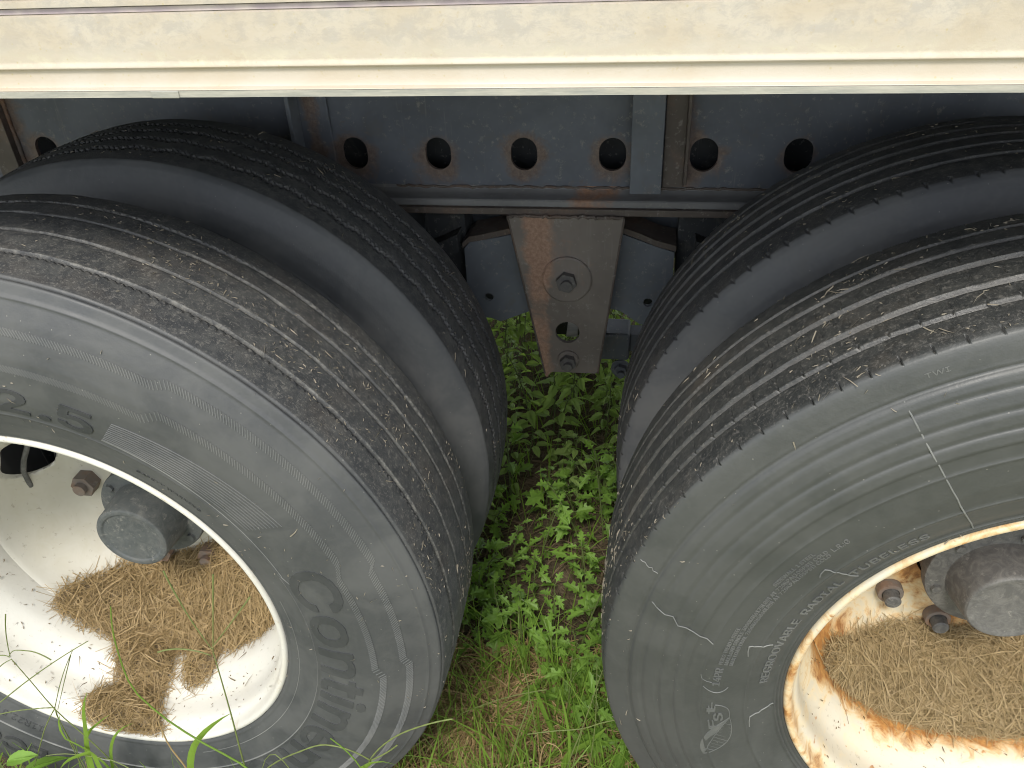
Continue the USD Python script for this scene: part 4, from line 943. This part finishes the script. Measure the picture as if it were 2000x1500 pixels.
zones = [  # name, kind, count, x range, y range, height, leaves, leaf length, leaf material, label, group
    ('front', 'lobed', 13, (0.60, 0.86), (0.14, 0.36), (0.10, 0.19), 8, 0.052, 'leaf', 'bright weed by the right front tyre', 'bright weeds beside the right tyre'),
    ('mid', 'lobed', 44, (0.38, 0.86), (0.32, 0.85), (0.08, 0.22), 10, 0.042, 'leaf', 'notched shaded weed between the tyres', 'shaded weeds between the tyres'),
    ('back', 'ovate', 18, (0.32, 0.86), (0.70, 1.0), (0.10, 0.22), 9, 0.036, 'leaf_s', 'small weed between the inner tyres', 'small weeds between the inner tyres'),
    ('far', 'ovate', 72, (0.28, 0.88), (0.98, 1.75), (0.26, 0.52), 24, 0.036, 'leaf_s', 'leafy weed below the hanger bracket', 'leafy weeds behind the hanger bracket'),
    ('beyond', 'ovate', 26, (0.05, 1.05), (2.05, 3.0), (0.30, 0.65), 18, 0.050, 'leaf_s', 'tall weed beyond the trailer', 'weeds beyond the trailer'),
]
ORD = ['first', 'second', 'third', 'fourth', 'fifth', 'sixth', 'seventh', 'eighth', 'ninth']
for zn, kind, cnt, xr_, yr_, hr, nl, L, lm, lab0, grp in zones:
    qz = np.random.default_rng(sum(map(ord, zn))); pts = []; tries = 0; src = []
    while len(pts) < cnt and tries < 4000:
        tries += 1; x, y = qz.uniform(*xr_), qz.uniform(*yr_)
        if (x < 0.34 and y < 0.62) or (x > 0.94 and y < 0.62): continue
        if all((x - a) ** 2 + (y - b) ** 2 > (0.035 if cnt < 40 else 0.05) ** 2 for a, b in pts): pts.append((x, y))
    order = sorted(range(len(pts)), key=lambda i_: pts[i_][1]); rows = [sorted(order[i_:i_ + 8], key=lambda a_: pts[a_][0]) for i_ in range(0, len(order), 8)]
    spot = {w_: (rn_, cn_, len(r_)) for rn_, r_ in enumerate(rows) for cn_, w_ in enumerate(r_)}
    for k, (x, y) in enumerate(pts):
        rn_, cn_, ln_ = spot[k]
        lab = '%s, %s from the left in the %s row back' % (lab0, ORD[cn_], ORD[rn_])
        mt = place(x, y, qz.uniform(0, 6.28), qz.uniform(0.8, 1.15))
        if k < 5: src.append(build_weed(None, kind, qz.uniform(*hr), nl + int(qz.integers(-2, 4)), L, lm, qz, mt, lab, grp, qz.uniform(0.1, 0.45)))
        else: copy_of(src[k % 5], mt, lab, grp)

# ---- single stalks and broad blades standing in front of the wheels, each rooted in the ground
def on_plane(px, py, y):
    """where a sight line through a point of the photograph meets the upright plane y"""
    d = ri * (px - 1000) / 1588.0926 + up * -(py - 750) / 1588.0926 + fw
    return CP + d * (y - CP[1]) / d[1]
def smooth_line(p, n=14):
    from scipy.interpolate import PchipInterpolator
    p = np.asarray(p, float); t = np.concatenate([[0], np.cumsum(np.linalg.norm(np.diff(p, axis=0), axis=1))]); return PchipInterpolator(t, p)(np.linspace(0, t[-1], n))
def rooted(pts, y, q, dy=0.0):
    """points from tip to foot, carried on down to the earth"""
    P_ = np.array([on_plane(a, b, y + dy * i / max(1, len(pts) - 1)) for i, (a, b) in enumerate(pts)])
    e = P_[-1]; d = P_[-1] - P_[-2]; d[2] = -abs(d[2]) - 1e-3; k = min(abs(e[2] / d[2]) * 0.35, 2.0)
    foot = np.array([e[0] + d[0] * k, e[1] - 0.01, 0.0]); foot[2] = float(ground_z(foot[:1], foot[1:2])[0]) - 0.01
    return np.vstack([P_, 0.5 * (e + foot) + [d[0] * k * 0.2, 0, 0], foot])
def stalk(label, y, main, branches=(), mat='sstalk', r=0.0011, dy=0.0, catg='grass stalk', bead=False):
    q_ = np.random.default_rng(len(label)); X_ = node('grass_stalk')
    tag(stage.GetPrimAtPath(X_), label, catg)
    L_ = smooth_line(rooted(main, y, q_, dy), 26)
    part('stem', tube(L_, np.linspace(r * 0.55, r * 1.5, 26), 6), MT[mat], X_, smooth=True)
    for b_ in branches:
        B_ = smooth_line([on_plane(a, c, y + 0.001 * (i_ + 1)) for i_, (a, c) in enumerate(b_)], 22)
        rr = r * 0.7 * (1 + 0.5 * (np.arange(22) % 2)) if bead else np.linspace(r * 0.85, r * 0.5, 22)
        part('seed_branch' if bead else 'branch', tube(B_, rr, 6), MT[mat], X_, smooth=True)
def blade(label, y, pts, w_, mat='grass', dy=0.0):
    L_ = smooth_line(rooted(pts, y, None, dy), 22); t = np.linspace(0, 1, 22)
    d = np.gradient(L_, axis=0); d /= np.linalg.norm(d, axis=1, keepdims=True); s_ = np.cross(d, [0.12, 0.95, 0.25]); s_ /= np.linalg.norm(s_, axis=1, keepdims=True); n_ = np.cross(d, s_)
    ww = w_ / 2 * np.interp(t, [0, 0.12, 0.35, 0.7, 1], [0.03, 0.6, 1, 0.8, 0.4])[:, None]
    v = np.stack([L_ - s_ * ww, L_ + n_ * ww * 0.35, L_ + s_ * ww], 1).reshape(-1, 3); f = []
    for i_ in range(21):
        for j_ in range(2):
            a = i_ * 3 + j_; f += [(a, a + 1, a + 4), (a, a + 4, a + 3)]
    tag(part('tall_grass', trimesh.Trimesh(v, f, process=False), MT[mat], smooth=True), label, 'grass blade')
Y1 = -0.075
stalk('tall green stalk forking into four thin arms over the straw of the left wheel', Y1, [(416, 1273), (451, 1394), (478, 1496)], [[(416, 1122), (416, 1200), (416, 1273)], [(319, 1115), (360, 1190), (414, 1268)], [(488, 1166), (450, 1218), (416, 1262)], [(308, 1274), (360, 1268), (412, 1280)]], 'sstalk', 0.0013)
stalk('dark green stalk curving across the straw heap of the left wheel', Y1 - 0.01, [(216, 1185), (227, 1262), (253, 1335), (315, 1397), (395, 1450), (477, 1496)], (), 'grass', 0.0014)
stalk('long thin stalk crossing the white barrel at the left edge with curled side arms', Y1, [(22, 1287), (57, 1327), (107, 1385), (175, 1445), (230, 1500)], [[(11, 1200), (12, 1240), (20, 1282)], [(-8, 1281), (8, 1280), (20, 1284)], [(100, 1289), (60, 1272), (32, 1270), (18, 1281)], [(-5, 1308), (10, 1294), (22, 1288)]], 'sstalk', 0.0010)
stalk('straight thin stalk leaning right across the lower left of the white wheel', Y1 - 0.012, [(172, 1252), (110, 1290), (57, 1327), (0, 1372), (-60, 1420)], (), 'sstalk', 0.0010)
stalk('pair of fine upright stalks left of the spilled straw', Y1 + 0.008, [(142, 1270), (122, 1320), (108, 1380), (107, 1387)], [[(138, 1280), (127, 1325), (113, 1386)]], 'sstalk', 0.0008)
stalk('pale seed spike lying level over the dark bottom of the left tyre', Y1, [(107, 1382), (112, 1400), (140, 1450)], [[(-5, 1396), (50, 1386), (107, 1382)], [(107, 1384), (87, 1425), (80, 1450), (67, 1497)]], 'sstalk', 0.0009, bead=True)
stalk('reddish dry stalk at the lip below the spilled straw', Y1, [(308, 1405), (327, 1450), (365, 1502)], (), 'straw', 0.0016)
stalk('thin stalk bending right along the bottom of the left wheel', Y1 - 0.01, [(90, 1476), (140, 1473), (200, 1480), (260, 1505)], (), 'sstalk', 0.0010)
stalk('long pale seed spike reaching right over the foot of the left tyre', Y1 + 0.01, [(722, 1485), (716, 1500)], [[(884, 1404), (830, 1416), (770, 1440), (722, 1485)], [(776, 1355 + 100), (755, 1470), (722, 1486)], [(520, 1502), (580, 1470), (640, 1455), (722, 1484)]], 'sstalk', 0.0012, bead=True)
stalk('short bright green stalk leaning on the lettering of the left tyre', Y1, [(645, 1442), (680, 1470), (704, 1499)], (), 'grass', 0.0015)
stalk('bent thin stalk shaped like an inverted V below the left tyre lettering', Y1, [(512, 1502), (536, 1473), (566, 1502)], (), 'sstalk', 0.0010)
Y2 = 0.10
stalk('tall pale stalk with a bend at the middle of the gap', Y2, [(1020, 1300), (1033, 1356), (1012, 1436), (994, 1502)], [[(1033, 1356), (1042, 1400), (1048, 1440)]], 'sstalk', 0.0012)
stalk('green stalk leaning left in the gap beside the right tyre', Y2 + 0.02, [(1098, 1295), (1122, 1350), (1142, 1400), (1155, 1460)], (), 'grass', 0.0013)
stalk('stiff pale stalk leaning right up to the edge of the right tyre', Y2, [(1177, 1308), (1138, 1420), (1108, 1502)], (), 'sstalk', 0.0012)
stalk('upright fine stalk close to the right tyre', Y2 + 0.01, [(1166, 1300), (1164, 1390), (1152, 1502)], (), 'sstalk', 0.0010)
stalk('level bright seed spike crossing the gap near its foot', Y2 - 0.02, [(1138, 1423), (1128, 1462), (1118, 1502)], [[(1209, 1405), (1175, 1412), (1138, 1423), (1080, 1428), (1030, 1434)]], 'sstalk', 0.0010, bead=True)
stalk('long arching seed spike from the left tyre to the middle of the gap', Y2 + 0.06, [(900, 1394), (880, 1420), (860, 1470)], [[(1068, 1347), (990, 1362), (940, 1378), (900, 1394)]], 'sstalk', 0.0010, bead=True)
stalk('yellow looped dry stalk at the foot of the gap', Y2 - 0.03, [(1098, 1480), (1085, 1456), (1070, 1451), (1058, 1468), (1054, 1502)], (), 'straw', 0.0011)
blade('upright broad blade against the white lip of the left wheel', Y1, [(170, 1352), (163, 1390), (167, 1425), (172, 1470)], 0.0090)
blade('broad blade folded like a hook in front of the left tyre bottom', Y1 - 0.005, [(117, 1396), (116, 1420), (124, 1440), (140, 1448), (182, 1472), (215, 1502)], 0.0095)
blade('broad blade pointing up right at the lower edge of the white wheel', Y1, [(453, 1392), (420, 1412), (390, 1440), (376, 1465), (372, 1502)], 0.0110)
blade('broad blade drooping left at the bottom of the left wheel', Y1 - 0.02, [(117, 1502), (138, 1482), (180, 1468), (190, 1490)], 0.0110)
blade('dark narrow blade leaning right by the lip of the left wheel', Y1 + 0.01, [(215, 1395), (192, 1412), (172, 1432), (168, 1465)], 0.0060)
blade('dull blade arched over the straw spill at the lip', Y1, [(260, 1412), (235, 1425), (220, 1446), (217, 1480)], 0.0060)
blade('flat pale blade lying at the foot of the left tyre', Y1 + 0.01, [(775, 1494), (745, 1487), (712, 1497), (708, 1504)], 0.0120)
blade('long dark blade leaning across the gap in front of the right tyre', Y2 + 0.03, [(1185, 1420), (1150, 1450), (1110, 1475), (1100, 1502)], 0.0120)
blade('dark upright blade in the middle of the gap', Y2 + 0.08, [(1040, 1330), (1062, 1390), (1078, 1430), (1085, 1470)], 0.0100)
blade('slim blade rising from the dry tuft in the gap', Y2, [(1090, 1340), (1105, 1400), (1112, 1450), (1112, 1500)], 0.0050)
# broad-leaved weed in the corner and a dead tuft
q9 = np.random.default_rng(91)
fp = on_plane(-10, 1490, -0.10)
build_weed(None, 'ovate', fp[2] + 0.012, 12, 0.058, 'leaf', q9, place(fp[0], fp[1], 0.3), 'bright round-leaved weed in the bottom left corner before the tyre', None, 0.05)
def dead_tuft(label, cx_, cy_, n, h, rad):
    a = q9.uniform(0, 6.28, n); r0 = rad * 0.4 * np.sqrt(q9.random(n)); H = q9.uniform(0.5, 1.0, n) * h; le = rad * q9.uniform(0.3, 1.7, n); a2 = a + q9.normal(0, 0.7, n)
    r_ = np.column_stack([cx_ + np.cos(a) * r0, cy_ + np.sin(a) * r0, np.zeros(n)]); off = np.column_stack([np.cos(a2) * le, np.sin(a2) * le, np.zeros(n)])
    tip_ = r_ + off + np.column_stack([0 * H, 0 * H, H * q9.uniform(0.05, 0.8, n)]); mid_ = r_ + off * 0.4 + np.column_stack([0 * H, 0 * H, H * 1.1])
    tag(part('dead_tuft', blades(r_, tip_, mid_, q9.uniform(0.0012, 0.0026, n), 5, side=q9.normal(size=(n, 3))), MT['straw']), label, 'dead grass', kind='stuff')
dead_tuft('round tuft of dead straw-coloured grass in the middle of the gap', 0.50, 0.225, 900, 0.10, 0.080)
dead_tuft('flattened dead grass by the foot of the left tyre', 0.41, 0.15, 900, 0.070, 0.090)
dead_tuft('dead grass clump before the left wheel at the bottom edge', -0.17, -0.10, 160, 0.29, 0.045)
dead_tuft('dry grass clump before the left wheel beside the broad blade', -0.03, -0.09, 120, 0.27, 0.045)
